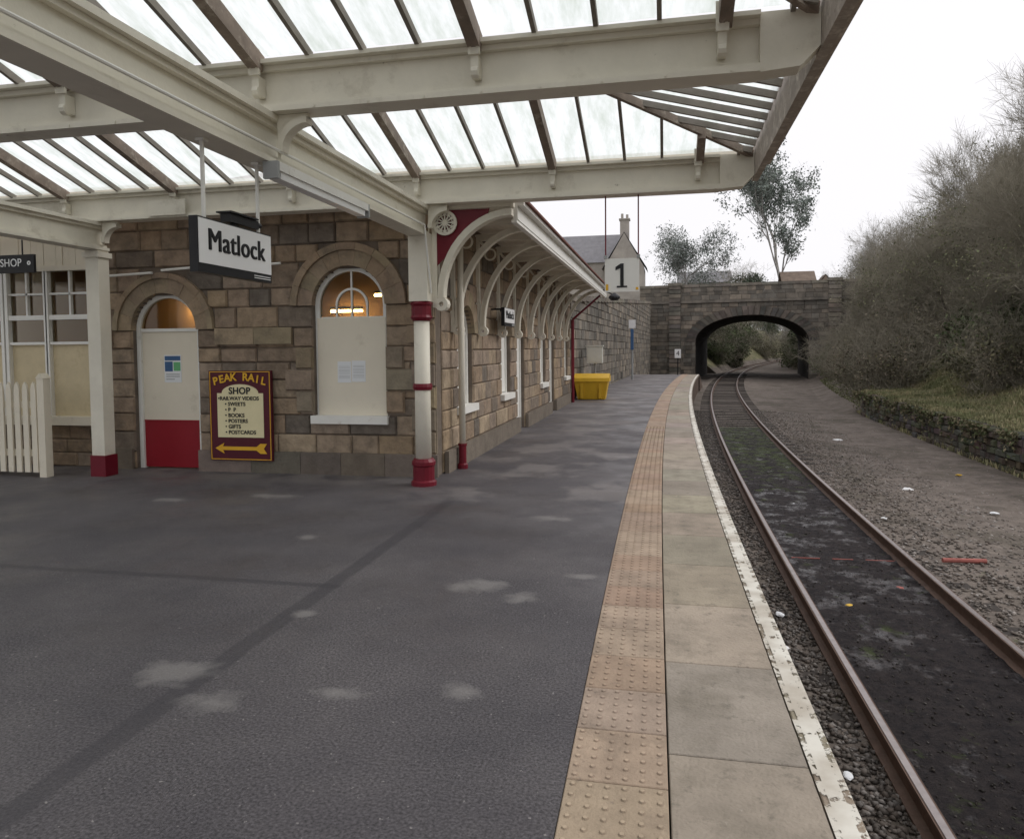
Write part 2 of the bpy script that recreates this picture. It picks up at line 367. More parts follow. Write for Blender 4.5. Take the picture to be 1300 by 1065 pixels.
mb.add(vs,fs)
tag(mb.build('platform_surface','asphalt'),'dark damp asphalt platform surface with pale stains','platform',kind='structure')
tact=MB(); cop=MB()
M['tactile']=mat('buff_tactile_concrete',(1,1,1),.85,.25,4,.35,70,attr=True,dirt=[((.20,.155,.12),.5,.8,3),((.16,.13,.11),.6,.75,14)])
M['coping']=mat('concrete_coping',(1,1,1),.85,.25,1.6,.4,60,attr=True,dirt=[((.19,.165,.13),.48,.75,2.2),((.14,.125,.10),.56,.75,9),((.42,.38,.32),.64,.72,12)])
def slab(mb,u0,u1,Y0,Y1,z0,z1,col,g=.004):
    Y0+=g;Y1-=g
    vs=[(u0+g+c(Y0),Y0,z0),(u1-g+c(Y0),Y0,z0),(u1-g+c(Y1),Y1,z0),(u0+g+c(Y1),Y1,z0)]
    i=.004
    vs+=[(u0+g+c(Y0),Y0,z1-i),(u1-g+c(Y0),Y0,z1-i),(u1-g+c(Y1),Y1,z1-i),(u0+g+c(Y1),Y1,z1-i)]
    vs+=[(u0+g+i+c(Y0),Y0+i,z1),(u1-g-i+c(Y0),Y0+i,z1),(u1-g-i+c(Y1),Y1-i,z1),(u0+g+i+c(Y1),Y1-i,z1)]
    mb.add(vs,[(3,2,1,0),(0,1,5,4),(1,2,6,5),(2,3,7,6),(3,0,4,7),(4,5,9,8),(5,6,10,9),(6,7,11,10),(7,4,8,11),(8,9,10,11)],col)
Y=-4.0; E=.64
while Y<47.2:
    col=jit(random.choice([(.37,.275,.205),(.385,.295,.225),(.34,.25,.185)]),.06)
    slab(tact,E-1.08,E-.68,Y,Y+.4,-.06,.006,col,.003)
    if 1.5<Y<16:
        for i in range(6):
            for j in range(6):
                bx=E-1.08+.033+.0667*i; by=Y+.033+.0667*j; cx=bx+c(by)
                n=8 if Y<7 else 5
                tv=[(cx+.014*math.cos(2*PI*q/n),by+.014*math.sin(2*PI*q/n),.006) for q in range(n)]+[(cx+.009*math.cos(2*PI*q/n),by+.009*math.sin(2*PI*q/n),.0115) for q in range(n)]
                cc=tuple(x*1.2 for x in col); dk=tuple(x*.8 for x in col)
                tact.add(tv,[tuple(range(n,2*n))],cc); tact.add(tv,[(q,(q+1)%n,(q+1)%n+n,q+n) for q in range(n)],dk)
    Y+=.4
tag(tact.build('tactile_paving','tactile'),'strip of buff tactile paving slabs with raised studs along the platform','paving',kind='structure')
Y=-4.3
while Y<47.2:
    col=jit(random.choice([(.33,.285,.23),(.36,.31,.255),(.30,.26,.21)]),.05)
    slab(cop,E-.68,E-.12,Y,Y+.92,-.1,.004,col,.004); slab(cop,E-.12,E,Y,Y+.92,-.1,.004,jit((.29,.245,.19),.1),.003)
    Y+=.92
tag(cop.build('platform_coping','coping'),'pale concrete coping slabs at the platform edge','kerb',kind='structure')
def linemat():
    m=bpy.data.materials.new('chipped_white_line'); m.use_nodes=True; nt=m.node_tree;N=nt.nodes;L=nt.links;b=N['Principled BSDF']; o=N['Material Output']
    b.inputs['Roughness'].default_value=.7
    tc=N.new('ShaderNodeTexCoord'); n=N.new('ShaderNodeTexNoise'); n.inputs['Scale'].default_value=11; n.inputs['Detail'].default_value=8; n.inputs['Roughness'].default_value=.72; L.new(tc.outputs['Object'],n.inputs[0])
    n2=N.new('ShaderNodeTexNoise'); n2.inputs['Scale'].default_value=4; n2.inputs['Detail'].default_value=7; L.new(tc.outputs['Object'],n2.inputs[0])
    cr=N.new('ShaderNodeValToRGB'); cr.color_ramp.elements[0].position=.4; cr.color_ramp.elements[0].color=(.72,.69,.62,1); cr.color_ramp.elements[1].position=.65; cr.color_ramp.elements[1].color=(.48,.43,.36,1); L.new(n2.outputs[0],cr.inputs[0]); L.new(cr.outputs[0],b.inputs['Base Color'])
    at=N.new('ShaderNodeAttribute'); at.attribute_name='Col'
    s=N.new('ShaderNodeSeparateColor'); L.new(at.outputs['Color'],s.inputs[0])
    a=N.new('ShaderNodeMath'); a.operation='ADD'; L.new(n.outputs[0],a.inputs[0]); L.new(s.outputs[0],a.inputs[1])
    r=N.new('ShaderNodeMapRange'); r.inputs[1].default_value=.60; r.inputs[2].default_value=.64; L.new(a.outputs[0],r.inputs[0])
    t=N.new('ShaderNodeBsdfTransparent'); x=N.new('ShaderNodeMixShader'); L.new(r.outputs[0],x.inputs[0]); L.new(b.outputs[0],x.inputs[1]); L.new(t.outputs[0],x.inputs[2]); L.new(x.outputs[0],o.inputs[0])
    return m
M['line']=linemat()
wl=MB()
for Y in np.arange(-4,47,.5):
    for (a,b_,e) in((-.12,-.095,.11),(-.095,-.035,.0),(-.035,-.006,.09)):
        wl.add([(E+a+c(Y),Y,.0085),(E+b_+c(Y),Y,.0085),(E+b_+c(Y+.5),Y+.5,.0085),(E+a+c(Y+.5),Y+.5,.0085)],[(0,1,2,3)],(e,e,e))
tag(wl.build('painted_edge_line','line'),'chipped white line painted along the platform edge','road marking',kind='structure')
pf=MB(); pf.sweep([(-.35,-1.3),(-.06,-1.3),(-.06,-.105),(-.35,-.105)],list(np.arange(-10,47.6,.5)),E)
Y0=47.5; pf.add([(xw(Y0)-.1,Y0,-.004),(xe(Y0),Y0,-.004),(xe(53),53,-1.18),(xw(53)-.1,53,-1.18),(xe(Y0),Y0,-1.3),(xw(Y0)-.1,Y0,-1.3)],[(0,1,2,3),(1,4,2),(0,3,5)])
tag(pf.build('platform_face','brickwall'),'dirty brick face and end ramp of the platform','platform',kind='structure')

# ------------------------------------------------------------ TRACK
RY=list(np.arange(-5,60,.8))+list(np.arange(60,230,3.))
prof=[(-.07,-1.06),(.07,-1.06),(.07,-1.045),(.012,-1.03),(.012,-.94),(.036,-.93),(.036,-.905),(-.036,-.905),(-.036,-.93),(-.012,-.94),(-.012,-1.03),(-.07,-1.045)]
for off,lab in((1.44,'rusty steel rail nearest the platform'),(2.94,'rusty steel rail farther from the platform')):
    r=thing('rail',lab,'rail',(off,0,-1.06))
    a=MB(); a.sweep(prof,RY,off); a.build('rail_body','rail',r)
    a=MB(); a.sweep([(-.026,-.9045),(.026,-.9045),(.022,-.9),(-.022,-.9)],RY,off); a.build('running_surface','rail_top',r)
sl=MB(); sl.box(-1.25,1.25,-.12,.12,-.12,0); sp=sl.build('sleeper','sleeper')
tag(sp,'dark half buried sleeper under the rails','sleeper','sleepers under the two rails')
Y=1.5; first=True
while Y<78:
    o=sp if first else sp.copy()
    if not first: COL.objects.link(o)
    first=False
    o.location=(2.19+c(Y),Y,(-1.072 if Y<18 else -1.055)+random.uniform(-.01,.005)); o.rotation_euler=(0,0,-math.atan((Y-10)/480)); Y+=.7
def oily():
    m=bpy.data.materials.new('wet_oily_crust'); m.use_nodes=True; nt=m.node_tree;N=nt.nodes;L=nt.links;b=N['Principled BSDF']
    tc=N.new('ShaderNodeTexCoord')
    def nz(s,d=8,r=.6):
        n=N.new('ShaderNodeTexNoise'); n.inputs['Scale'].default_value=s; n.inputs['Detail'].default_value=d; n.inputs['Roughness'].default_value=r; L.new(tc.outputs['Object'],n.inputs['Vector']); return n.outputs[0]
    def mr(s_,a,b_,c_,d_):
        q=N.new('ShaderNodeMapRange'); q.inputs[1].default_value=a; q.inputs[2].default_value=b_; q.inputs[3].default_value=c_; q.inputs[4].default_value=d_; L.new(s_,q.inputs[0]); return q.outputs[0]
    def ad(a,b_,op='ADD'):
        x=N.new('ShaderNodeMath'); x.operation=op; L.new(a,x.inputs[0]); L.new(b_,x.inputs[1]); return x.outputs[0]
    r=N.new('ShaderNodeValToRGB'); e=r.color_ramp.elements; e[0].position=.35;e[0].color=(.013,.011,.014,1);e[1].position=.72;e[1].color=(.06,.048,.046,1); L.new(nz(11,9,.75),r.inputs[0])
    s=N.new('ShaderNodeSeparateXYZ'); L.new(tc.outputs['Object'],s.inputs[0]); Y=s.outputs[1]
    g=ad(nz(3.1,9,.7),ad(mr(Y,13,18,0,.15),mr(Y,5.5,4,0,.10)))
    x=N.new('ShaderNodeMix'); x.data_type='RGBA'; L.new(mr(g,.60,.70,0,1),x.inputs[0]); L.new(r.outputs[0],x.inputs[6]); x.inputs[7].default_value=(.06,.075,.028,1); L.new(x.outputs[2],b.inputs['Base Color'])
    pu=ad(nz(3.2,10,.72),ad(mr(Y,6.0,8.5,.06,0),mr(Y,13,16,0,.06)),'SUBTRACT')
    L.new(mr(pu,.50,.60,.7,.2),b.inputs['Roughness'])
    L.new(mr(pu,.50,.60,.15,.42),b.inputs['Specular IOR Level'])
    bp=N.new('ShaderNodeBump'); bp.inputs['Distance'].default_value=.05; L.new(mr(pu,.5,.6,1,.2),bp.inputs['Strength']); L.new(nz(30,9,.75),bp.inputs['Height']); L.new(bp.outputs[0],b.inputs['Normal'])
    return m
M['oily']=oily()
a=MB(); vs=[];fs=[]; ys=list(np.arange(0,26,.05)); W=22
for k,Y in enumerate(ys):
    for i in range(W): 
        x=1.52+c(Y)+1.34*i/(W-1); h_=.022*noise.noise(Vector((x*7,Y*7,0)))+.016*noise.noise(Vector((x*18,Y*18,2))); vs.append((x,Y,-1.035+max(h_,-.008)))
    if k: fs+=[((k-1)*W+i,(k-1)*W+i+1,k*W+i+1,k*W+i) for i in range(W-1)]
a.add(vs,fs); tag(a.build('wet_trackbed','oily',None,True),'black wet oily trackbed with puddles between the rails','trackbed',kind='structure')
def stones(n,region,name,label,size=(.012,.034),pal=((.19,.165,.145),(.27,.245,.225),(.11,.095,.082),(.16,.132,.112))):
    P,dk,ss=region(n); n=len(P); base=np.array([(1,0,0),(-1,0,0),(0,1,0),(0,-1,0),(0,0,1),(0,0,-1)],float)
    tri=np.array([(0,2,4),(2,1,4),(1,3,4),(3,0,4),(2,0,5),(1,2,5),(3,1,5),(0,3,5)])
    s=rng.uniform(size[0],size[1],(n,1,1))*ss[:,None,None]; v=base[None]*s*rng.uniform(.6,1.3,(n,6,1))+rng.uniform(-.3,.3,(n,6,3))*s
    a=rng.uniform(0,2*PI,n); ca,sa=np.cos(a)[:,None],np.sin(a)[:,None]
    x=v[:,:,0]*ca-v[:,:,1]*sa; y=v[:,:,0]*sa+v[:,:,1]*ca; v[:,:,0]=x; v[:,:,1]=y; v[:,:,2]*=.6
    v+=P[:,None,:]; F=(tri[None]+(np.arange(n)*6)[:,None,None]).reshape(-1,3)
    pc=np.array(pal)[rng.integers(0,len(pal),n)]*rng.uniform(.7,1.3,(n,1))*dk[:,None]; cols=np.repeat(pc,8,axis=0)
    o=mesh_np(name,v.reshape(-1,3),F,cols,'leaf'); tag(o,label,'ballast',kind='stuff'); return o
def reg(n):
    Y=3+30*rng.uniform(0,1,n)**1.7; k=rng.uniform(0,1,n)
    u=np.where(k<.28,rng.uniform(.66,1.38,n),np.where(k<.46,rng.uniform(1.52,2.86,n),3.0+4.3*rng.uniform(0,1,n)**1.2))
    mid=(u>1.5)&(u<2.87); z=np.where(mid,-1.034,-1.062)-np.clip((u-3.9)/1.6,0,1)*.115
    X=u+(Y-10)**2/960
    nearp=np.where(u<1.4,.65,1.)
    return np.stack([X,Y,z+rng.uniform(-.01,.008,n)],1), np.where(mid,.22,1.)*nearp, np.where(mid,rng.uniform(.25,.6,n),1.)
bs=MB(); bs.sweep([(.55,-1.3),(.55,-1.07),(4.0,-1.075),(5.6,-1.18),(5.6,-1.3)],list(np.arange(-5,90,1.)),0)
tag(bs.build('ballast_bed','ground'),'brown gravel ballast bed under the track','trackbed',kind='structure')
stones(46000,reg,'ballast_stones','loose brown ballast stones beside and between the rails')

# ------------------------------------------------------------ STATION BUILDING
bld=thing('station_building','sandstone station building with arched door and window and a long side awning','building',(-5.5,9.35,0))
FT=lambda u,z,w:(-8.15+u,9.35-w,z)
ST=lambda u,z,w:(-3.0+w,9.35+u,z)
pal=[(.32,.24,.165),(.29,.215,.15),(.345,.27,.19),(.25,.19,.14),(.205,.165,.13),(.28,.22,.17),(.16,.135,.112),(.315,.235,.155),(.30,.225,.165),(.31,.24,.175)]
palt=[(.32,.245,.17)]; palt2=[(.31,.24,.165),(.28,.215,.15),(.255,.205,.155)]
dh=hole(1.08,.53,0,2.02,.82); wh=hole(3.93,.53,.81,2.32,.84)
mb,bk=blockwall(FT,5.15,0,3.75,.265,(.3,.72),pal,[dh,wh],proud=.035,seed=3,kv=.12)
w=mb.build('front_wall','stone',bld); bk.build('mortar_core','mortar',w)
for h in(dh,wh):
    rg=MB(); ring(rg,FT,h,9,palt,.05,j=.07,gap=.003,r0=.53,r1=.74); ring(rg,FT,h,9,palt,.085,j=.07,gap=.003,r0=.742,r1=h['ao']); rg.build('arch_moulding','stone_trim',w)
def runs(sp_,z0,z1,w1,col,ln=(.5,.8)):
    u0,u1=sp_; m_=MB(); u=u0
    while u<u1-.01:
        l=random.uniform(*ln); 
        if u1-(u+l)<.25: l=u1-u
        m_.pbox(FT,u+.003,u+l-.003,z0,z1,.036,w1,jit(col,.14)); u+=l
    return m_
for sp_ in ((0.02,.24),(1.92,3.1),(4.78,5.17)): runs(sp_,1.80,2.03,.075,(.33,.255,.175)).build('impost_band','stone_trim',w)
for sp_ in ((0,.54),(1.62,5.19)): runs(sp_,0,.30,.09,(.18,.15,.125),(.5,.9)).build('plinth','stone_trim',w)
for ue,s_ in((3.40,-1),(4.46,1)):
    q_=MB(); z=.85;k=0
    while z<1.75:
        l=.42 if k%2 else .26; a0,a1=(ue-l,ue) if s_<0 else (ue,ue+l); q_.block(FT,a0,a1,z+.004,z+.296,-.03,.065,jit(random.choice(palt2),.12)); z+=.3;k+=1
    q_.build('quoins','stone_trim',w)
q_=MB(); z=.31;k=0
while z<3.6:
    if not 1.7<z<2.0:
        l=.34 if k%2 else .2; q_.block(FT,5.16-l,5.165,z+.004,z+.296,-.03,.068,jit(random.choice(palt2),.12))
    z+=.3;k+=1
q_.build('quoins','stone_trim',w)
sh=[]; cen=[10.83-9.35+1.45*k for k in (0,2,3,5,6,8)]
for i,uc in enumerate(cen): sh.append(hole(uc,.42,0 if i in(2,4) else .85,1.95,.66))
ST2=lambda u,z,w_:(-3.0+w_,9.62+u,z)
sh2=[dict(h,uc=h['uc']-.27) for h in sh]
mb,bk=blockwall(ST2,13.7,0,3.75,.265,(.3,.72),pal,sh2,proud=.03,seed=5,kv=.12)
w2=mb.build('side_wall','stone',bld); bk.build('mortar_core','mortar',w2)
for h in sh2:
    rg=MB(); ring(rg,ST2,h,9,palt,.05,j=.08,gap=.004); rg.build('arch_moulding','stone_trim',w2)
ed=[0]+[x for h in sh2 if h['zb']==0 for x in(h['uc']-.42,h['uc']+.42)]+[13.7]
for a0,a1 in zip(ed[0::2],ed[1::2]): pl=MB(); pl.pbox(ST2,a0,a1,0,.3,.031,.09,(.19,.16,.13)); pl.build('plinth','stone_trim',w2)
iw=MB(); iw.box(-8.15,-3.25,22.9,23.3,0,3.75); iw.box(-8.15,-7.9,9.62,22.9,0,3.75); iw.box(-7.9,-3.3,12.6,12.7,0,3.4); iw.build('inner_wall','interior',bld)
cl=MB(); cl.box(-8.2,-3.0,9.36,23.4,3.76,3.8); cl.build('ceiling','interior',bld)
rf=MB(); rf.add([(-1.86,9.15,3.56),(-1.86,23.4,3.56),(-5.6,23.4,4.85),(-5.6,11.5,4.85),(-9.0,23.4,3.75),(-9.0,9.15,3.75),(-5.6,9.35,3.98)],[(0,1,2,3),(3,2,4,5),(0,3,5)])
for k in range(62):
    y=9.2+k*.23; rf.box(-1.9,-1.70,y,y+.215,3.545,3.575)
rf.build('roof','tile',bld)
fa=MB(); fa.box(-1.88,-1.82,9.12,23.4,3.33,3.54); fa.box(-1.82,-1.74,9.12,23.4,3.5,3.543); fa.box(-1.9,-1.83,9.12,23.4,3.29,3.329); fa.build('eave_fascia','white_paint',bld)
so=MB(); 
x=-2.98
while x<-1.93: so.box(x,x+.095,9.15,23.38,3.60,3.62); x+=.1
so.build('soffit','cream_flat',bld)
def bracket(Y,x0=-3.0,x1=-1.9,z0=2.05,z1=3.42,th=.075):
    b=MB(); T=lambda u,z,w:(u,Y+w,z); cx=x1; a=x1-x0-.06; hb=z1-z0-.02
    b.arc(T,cx,z0+.02,a-.06,a,-th/2,th/2,PI/2,PI,14,b0=hb-.06,b1=hb)
    b.arc(T,cx,z0+.02,a-.085,a-.06,-th/2-.015,th/2+.015,PI/2,PI,14,b0=hb-.085,b1=hb-.06)
    b.pbox(T,x0+.0,x0+.06,z0-.1,z1+.12,-th/2-.005,th/2+.005)
    b.pbox(T,x0+.06,x1+.02,z1+.02,z1+.12,-th/2-.004,th/2+.004)
    b.arc(T,x0+.11,z0-.06,.03,.085,-th/2-.01,th/2+.01,0,2*PI,12)
    # open tracery: small ring and strut in the spandrel corner
    b.arc(T,x0+.24,z1-.20,.075,.10,-.015,.015,0,2*PI,14)
    b.prism(T,[(x0+.06,z1),(x0+.10,z1+.02),(x0+.19,z1-.10),(x0+.16,z1-.12)],-.015,.015)
    return b
for k in range(9): bracket(10.1+1.45*k).build('curved_bracket','cream',bld)
def opening(T,h,kind,par,boardtop=None,wd=-.10):
    nm='door' if kind=='door' else 'window'
    f=MB(); uc=h['uc']; hw=h['hw']; zs=h['zs']; zb=h['zb']
    f.arc(T,uc,zs,hw-.065,hw,wd-.05,wd+.03,0,PI,20)
    f.pbox(T,uc-hw,uc-hw+.065,zb,zs,wd-.05,wd+.03); f.pbox(T,uc+hw-.065,uc+hw,zb,zs,wd-.05,wd+.03)
    fr=f.build(nm,'white_paint',par)
    gl=MB(); pts=[(uc+(hw-.06)*math.cos(PI*i/16),zs+(hw-.06)*math.sin(PI*i/16)) for i in range(17)]
    bt=boardtop if boardtop else zs
    if bt<zs: pts=pts+[(uc-hw+.06,bt),(uc+hw-.06,bt)]
    gl.prism(T,pts,wd-.012,wd-.006); gl.build('fanlight_glass','glass',fr)
    mu=MB(); mu.pbox(T,uc-hw+.066,uc+hw-.066,bt-.02,bt+.025,wd-.04,wd+.012)
    return fr,mu
fr,mu=opening(FT,dh,'door',bld); u=1.08
mu.build('transom','white_paint',fr)
a=MB(); a.pbox(FT,u-.465,u+.465,.70,2.0,-.14,-.11); a.build('upper_panel','cream_flat',fr)
a=MB(); a.pbox(FT,u-.465,u+.465,.015,.70,-.14,-.107); a.pbox(FT,u-.475,u+.475,.69,.71,-.13,-.10); a.build('lower_panel','red',fr)
fr,mu=opening(FT,wh,'window',bld,boardtop=2.14); u=3.93
mu.arc(FT,u,2.32,.21,.24,-.13,-.09,0,PI,14)
mu.pbox(FT,u-.012,u+.012,2.56,2.79,-.128,-.092)
for du in(-.225,0,.225): mu.pbox(FT,u+du-.012,u+du+.012,2.166,2.32 if du else 2.55,-.127,-.091)
mu.build('glazing_bars','white_paint',fr)
a=MB(); a.pbox(FT,u-.50,u+.50,.81,2.15,-.085,-.06); a.build('boarding','cream_flat',fr)
a=MB(); a.pbox(FT,u-.56,u+.56,.70,.81,-.2,.085); a.build('sill','white_paint',fr)
for i,h in enumerate(sh):
    fr,mu=opening(ST,h,'door' if h['zb']==0 else 'window',bld); u=h['uc']
    mu.build('transom','white_paint',fr)
    a=MB(); a.pbox(ST,u-.36,u+.36,h['zb']+.02,1.93,-.13,-.10); a.build('boarding' if h['zb'] else 'panel','white_paint',fr)
    if h['zb']: a=MB(); a.pbox(ST,u-.5,u+.5,.74,.85,-.2,.085); a.build('sill','white_paint',fr)
a=MB(); 
for (p,q) in(((0.1,2.80),(1.0,2.83)),((1.15,2.86),(2.0,2.9)),((2.3,2.88),(3.0,2.90))): a.tube(FT(p[0],p[1],.13),FT(q[0],q[1],.13),.018,n=8)
a.build('cable_conduit','white_paint',bld)
dp=MB(); dp.tube((-2.84,10.06,.35),(-2.84,10.06,3.4),.045,n=10); dp.build('downpipe','cream',bld,True)
dp=MB(); dp.lathe([(.075,0),(.075,.06),(.055,.08),(.055,.32),(.065,.33),(.065,.36)],-2.84,10.06,12); dp.build('downpipe_base','maroon',bld)
dp=MB(); dp.tube((-2.86,23.0,0),(-2.86,23.0,2.6),.05,n=10); dp.tube((-2.86,23.0,2.6),(-2.0,23.1,3.35),.035,n=8); dp.build('red_downpipe','maroon',bld)
for (x,y,z,l,lab) in((-8.05+.35,11.2,2.42,.45,'lit strip lamp seen through the door fanlight'),(-4.62,11.6,2.62,.3,'short lit strip lamp seen at right in the arched window'),(-5.55,12.2,2.4,.6,'lit strip lamp seen low at left in the arched window')):
    t=thing('strip_lamp',lab,'lamp',(x,y,z)); b=MB(); b.box(x-l/2,x+l/2,y-.04,y+.04,z+.03,z+.08); b.build('lamp_body','white_paint',t)
    b=MB(); b.tube((x-l/2,y,z),(x+l/2,y,z),.02,n=8); b.build('tube','tube',t)
def poster(name,lab,T,u0,u1,z0,z1,w_,base,bits):
    t=thing(name,lab,'poster',T((u0+u1)/2,z0,w_)); a=MB(); a.pbox(T,u0,u1,z0,z1,w_-.002,w_); a.build('sheet',base,t)
    for (bu0,bu1,bz0,bz1,m) in bits:
        a=MB(); a.pbox(T,u0+(u1-u0)*bu0,u0+(u1-u0)*bu1,z0+(z1-z0)*bz0,z0+(z1-z0)*bz1,w_+.001,w_+.002); a.build('print',m,t)
lines=[(.1,.9,z_,z_+.012,'grey_metal') for z_ in (.2,.26,.32,.42,.48,.54,.60,.7,.76)]
poster('door_poster','blue and green poster on the cream door',FT,.97,1.25,1.26,1.66,-.105,'paper',[(.04,.96,.8,.96,'blue'),(.04,.5,.4,.76,'blue'),(.55,.95,.42,.74,'green_print'),(.1,.9,.28,.31,'grey_metal'),(.1,.9,.2,.23,'grey_metal'),(.1,.6,.1,.13,'grey_metal')])
poster('notice','left white printed notice on the boarded window',FT,3.72,3.92,1.26,1.55,-.056,'paper',lines)
poster('notice','right white printed notice on the boarded window',FT,3.93,4.13,1.27,1.56,-.056,'paper',lines)
sg=thing('shop_sign','maroon and cream shop sign with yellow arrow on the stone wall','sign',(-5.82,9.2,.175))
a=MB(); a.box(-6.30,-5.34,9.22,9.27,.175,1.435); a.build('board','maroon_sign',sg)
a=MB(); XZ=lambda u,z,w:(u,w,z); pts=[(-6.17,.50),(-5.46,.50),(-5.46,1.12)]+[(-5.815+.355*math.cos(PI*i/12)*.8,1.12+.125*math.sin(PI*i/12)) for i in range(13)]+[(-6.17,1.12)]
a.prism(XZ,pts,9.213,9.219); a.build('panel','cream_sign',sg)
b=MB()
for (x0,x1,z0,z1) in((-6.285,-5.355,.187,.197),(-6.285,-5.355,1.413,1.423),(-6.285,-6.275,.197,1.413),(-5.365,-5.355,.197,1.413)): b.box(x0,x1,9.214,9.219,z0,z1)
b.build('border','yellow_sign',sg)
word='PEAK RAIL'
for i,ch in enumerate(word):
    if ch==' ': continue
    q=(i-4)/4; text(ch,.15,(-5.82+q*.37,9.213,1.345-.06*q*q),FACE_Y,'yellow_sign',sg,bold=.004,rot=-.22*q)
text('SHOP',.13,(-5.82,9.209,1.15),FACE_Y,'black',sg,bold=.003)
for i,s_ in enumerate(['\u2022RAILWAY VIDEOS','\u2022 SWEETS','\u2022 P  P','\u2022 BOOKS','\u2022 POSTERS','\u2022 GIFTS','\u2022 POSTCARDS']):
    text(s_,.074,(-6.155 if i==0 else -6.05,9.209,1.045-.079*i),FACE_Y,'black',sg,bold=.0015,align='LEFT')
a=MB(); a.prism(XZ,[(-6.22,.345),(-6.08,.42),(-6.10,.37),(-5.58,.37),(-5.52,.415),(-5.42,.415),(-5.47,.345),(-5.42,.275),(-5.52,.275),(-5.58,.32),(-6.10,.32),(-6.08,.27)],9.213,9.219); a.build('arrow','yellow_sign',sg)

sf=thing('timber_shopfront','white timber shopfront with boarded windows at the left of the stone wall','shopfront',(-10,9.3,0))
mb,bk=blockwall(lambda u,z,w:(-12.6+u,9.4-w,z),4.42,0,.62,.21,(.35,.7),pal,[],seed=9); w=mb.build('stone_base','stone',sf); bk.build('mortar_core','mortar',w)
a=MB(); TT=lambda u,z,w:(u,9.35-w,z)
a.pbox(TT,-12.6,-8.2,.63,.76,-.1,.10); a.pbox(TT,-12.6,-8.2,2.92,3.0,-.06,.06)
x=-12.6
while x<-8.25: a.pbox(TT,x,x+.105,3.0,3.75,-.03,.0+.012*random.random()); x+=.11
a.build('frame_boards','cream_flat',sf)
for (x0,x1) in((-12.2,-10.7),(-10.6,-9.85),(-9.72,-9.08),(-9.0,-8.28)):
    f=MB(); f.pbox(TT,x0-.05,x0,.76,2.92,-.06,.05); f.pbox(TT,x1,x1+.05,.76,2.92,-.06,.05); f.pbox(TT,x0,x1,2.2,2.27,-.05,.035); f.pbox(TT,x0,x1,1.83,1.87,-.05,.03); f.pbox(TT,(x0+x1)/2-.015,(x0+x1)/2+.015,2.27,2.92,-.04,.02); f.pbox(TT,x0,x1,2.57,2.6,-.04,.02)
    w=f.build('window','white_paint',sf); b=MB(); b.pbox(TT,x0,x1,.76,1.83,-.03,-.02); b.build('boarding','ply',w); b=MB(); b.pbox(TT,x0,x1,1.87,2.92,-.03,-.025); b.build('pane','glass',w)
a=MB(); a.box(-12.6,-8.16,12,12.1,0,3.75); a.box(-12.7,-12.6,9.3,12,0,3.75); a.box(-12.7,-8.16,9.41,12.2,3.76,3.8); a.build('rear_wall','interior',sf)

fn=thing('picket_fence','cream picket fence at the left edge with rounded pickets','fence',(-9.5,8.5,0))
a=MB(); a.box(-12.2,-8.42,8.52,8.57,.28,.37); a.box(-12.2,-8.42,8.52,8.57,.95,1.04); a.build('rails','cream_flat',fn)
a=MB(); a.box(-8.42,-8.31,8.46,8.58,0,1.36); a.prism(XZ,[(-8.43,1.36),(-8.30,1.36),(-8.365,1.43)],8.45,8.59); a.build('end_post','cream_flat',fn)
x=-12.2
while x<-8.5:
    b=MB(); b.prism(XZ,[(x,.06),(x+.085,.06),(x+.085,1.2),(x+.07,1.27),(x+.0425,1.31),(x+.015,1.27),(x,1.2)],8.49,8.518); b.build('picket','cream_flat',fn); x+=.135

# ------------------------------------------------------------ CANOPY
cp=thing('station_canopy','cream iron platform canopy with frosted glass ridge and furrow roof','canopy',(-2.98,8.75,0))
XL=-13.0; XR=.95; ZV=3.88; ZR=4.44; BY=[8.75,5.16,1.57,-2.02]; XH=-1.1
def ibeam_x(Y,x0,x1,z0,z1):
    b=MB(); b.box(x0,x1,Y-.11,Y+.11,z0,z0+.035); b.box(x0,x1,Y-.125,Y+.125,z1-.03,z1); b.box(x0,x1,Y-.085,Y+.085,z0+.036,z0+.06); b.box(x0,x1,Y-.025,Y+.025,z0+.061,z1-.071); b.box(x0,x1,Y-.07,Y+.07,z1-.07,z1-.031); b.box(x0,x1,Y-.035,Y+.035,z0+.061,z0+.1); return b
for Y in BY:
    b=ibeam_x(Y,XL,XR-.35,3.48,3.86)
    T=lambda u,z,w:(u,Y+w,z)
    b.prism(T,[(XR-.35,3.48),(XR-.1,3.50),(XR+.02,3.62),(XR+.02,3.86),(XR-.35,3.86)],-.085,.085)
    xx=-12.6
    while xx<.6:
        b.tube((xx,Y-.118,3.497),(xx,Y-.108,3.497),.009,n=6); xx+=.42
    bm=b.build('cross_beam','cream',cp)
    for xx in (-9.7,-8.02,-6.34,-4.66,-2.98,-1.3,.36):
        r_=MB()
        r_.box(xx-.042,xx+.042,Y-.15,Y-.126,3.74,3.93); r_.box(xx-.028,xx+.028,Y-.13,Y-.03,3.60,3.74); r_.arc(lambda u,z,w,xx=xx:(xx+w,u,z),Y-.10,3.63,.015,.045,-.024,.024,0,2*PI,10)
        for q in(-.025,.025): r_.tube((xx+q,Y-.156,3.79),(xx+q,Y-.15,3.79),.01,n=6)
        r_.build('rafter_shoe','cream',bm)
PX=(-2.98,-7.64,-12.2)
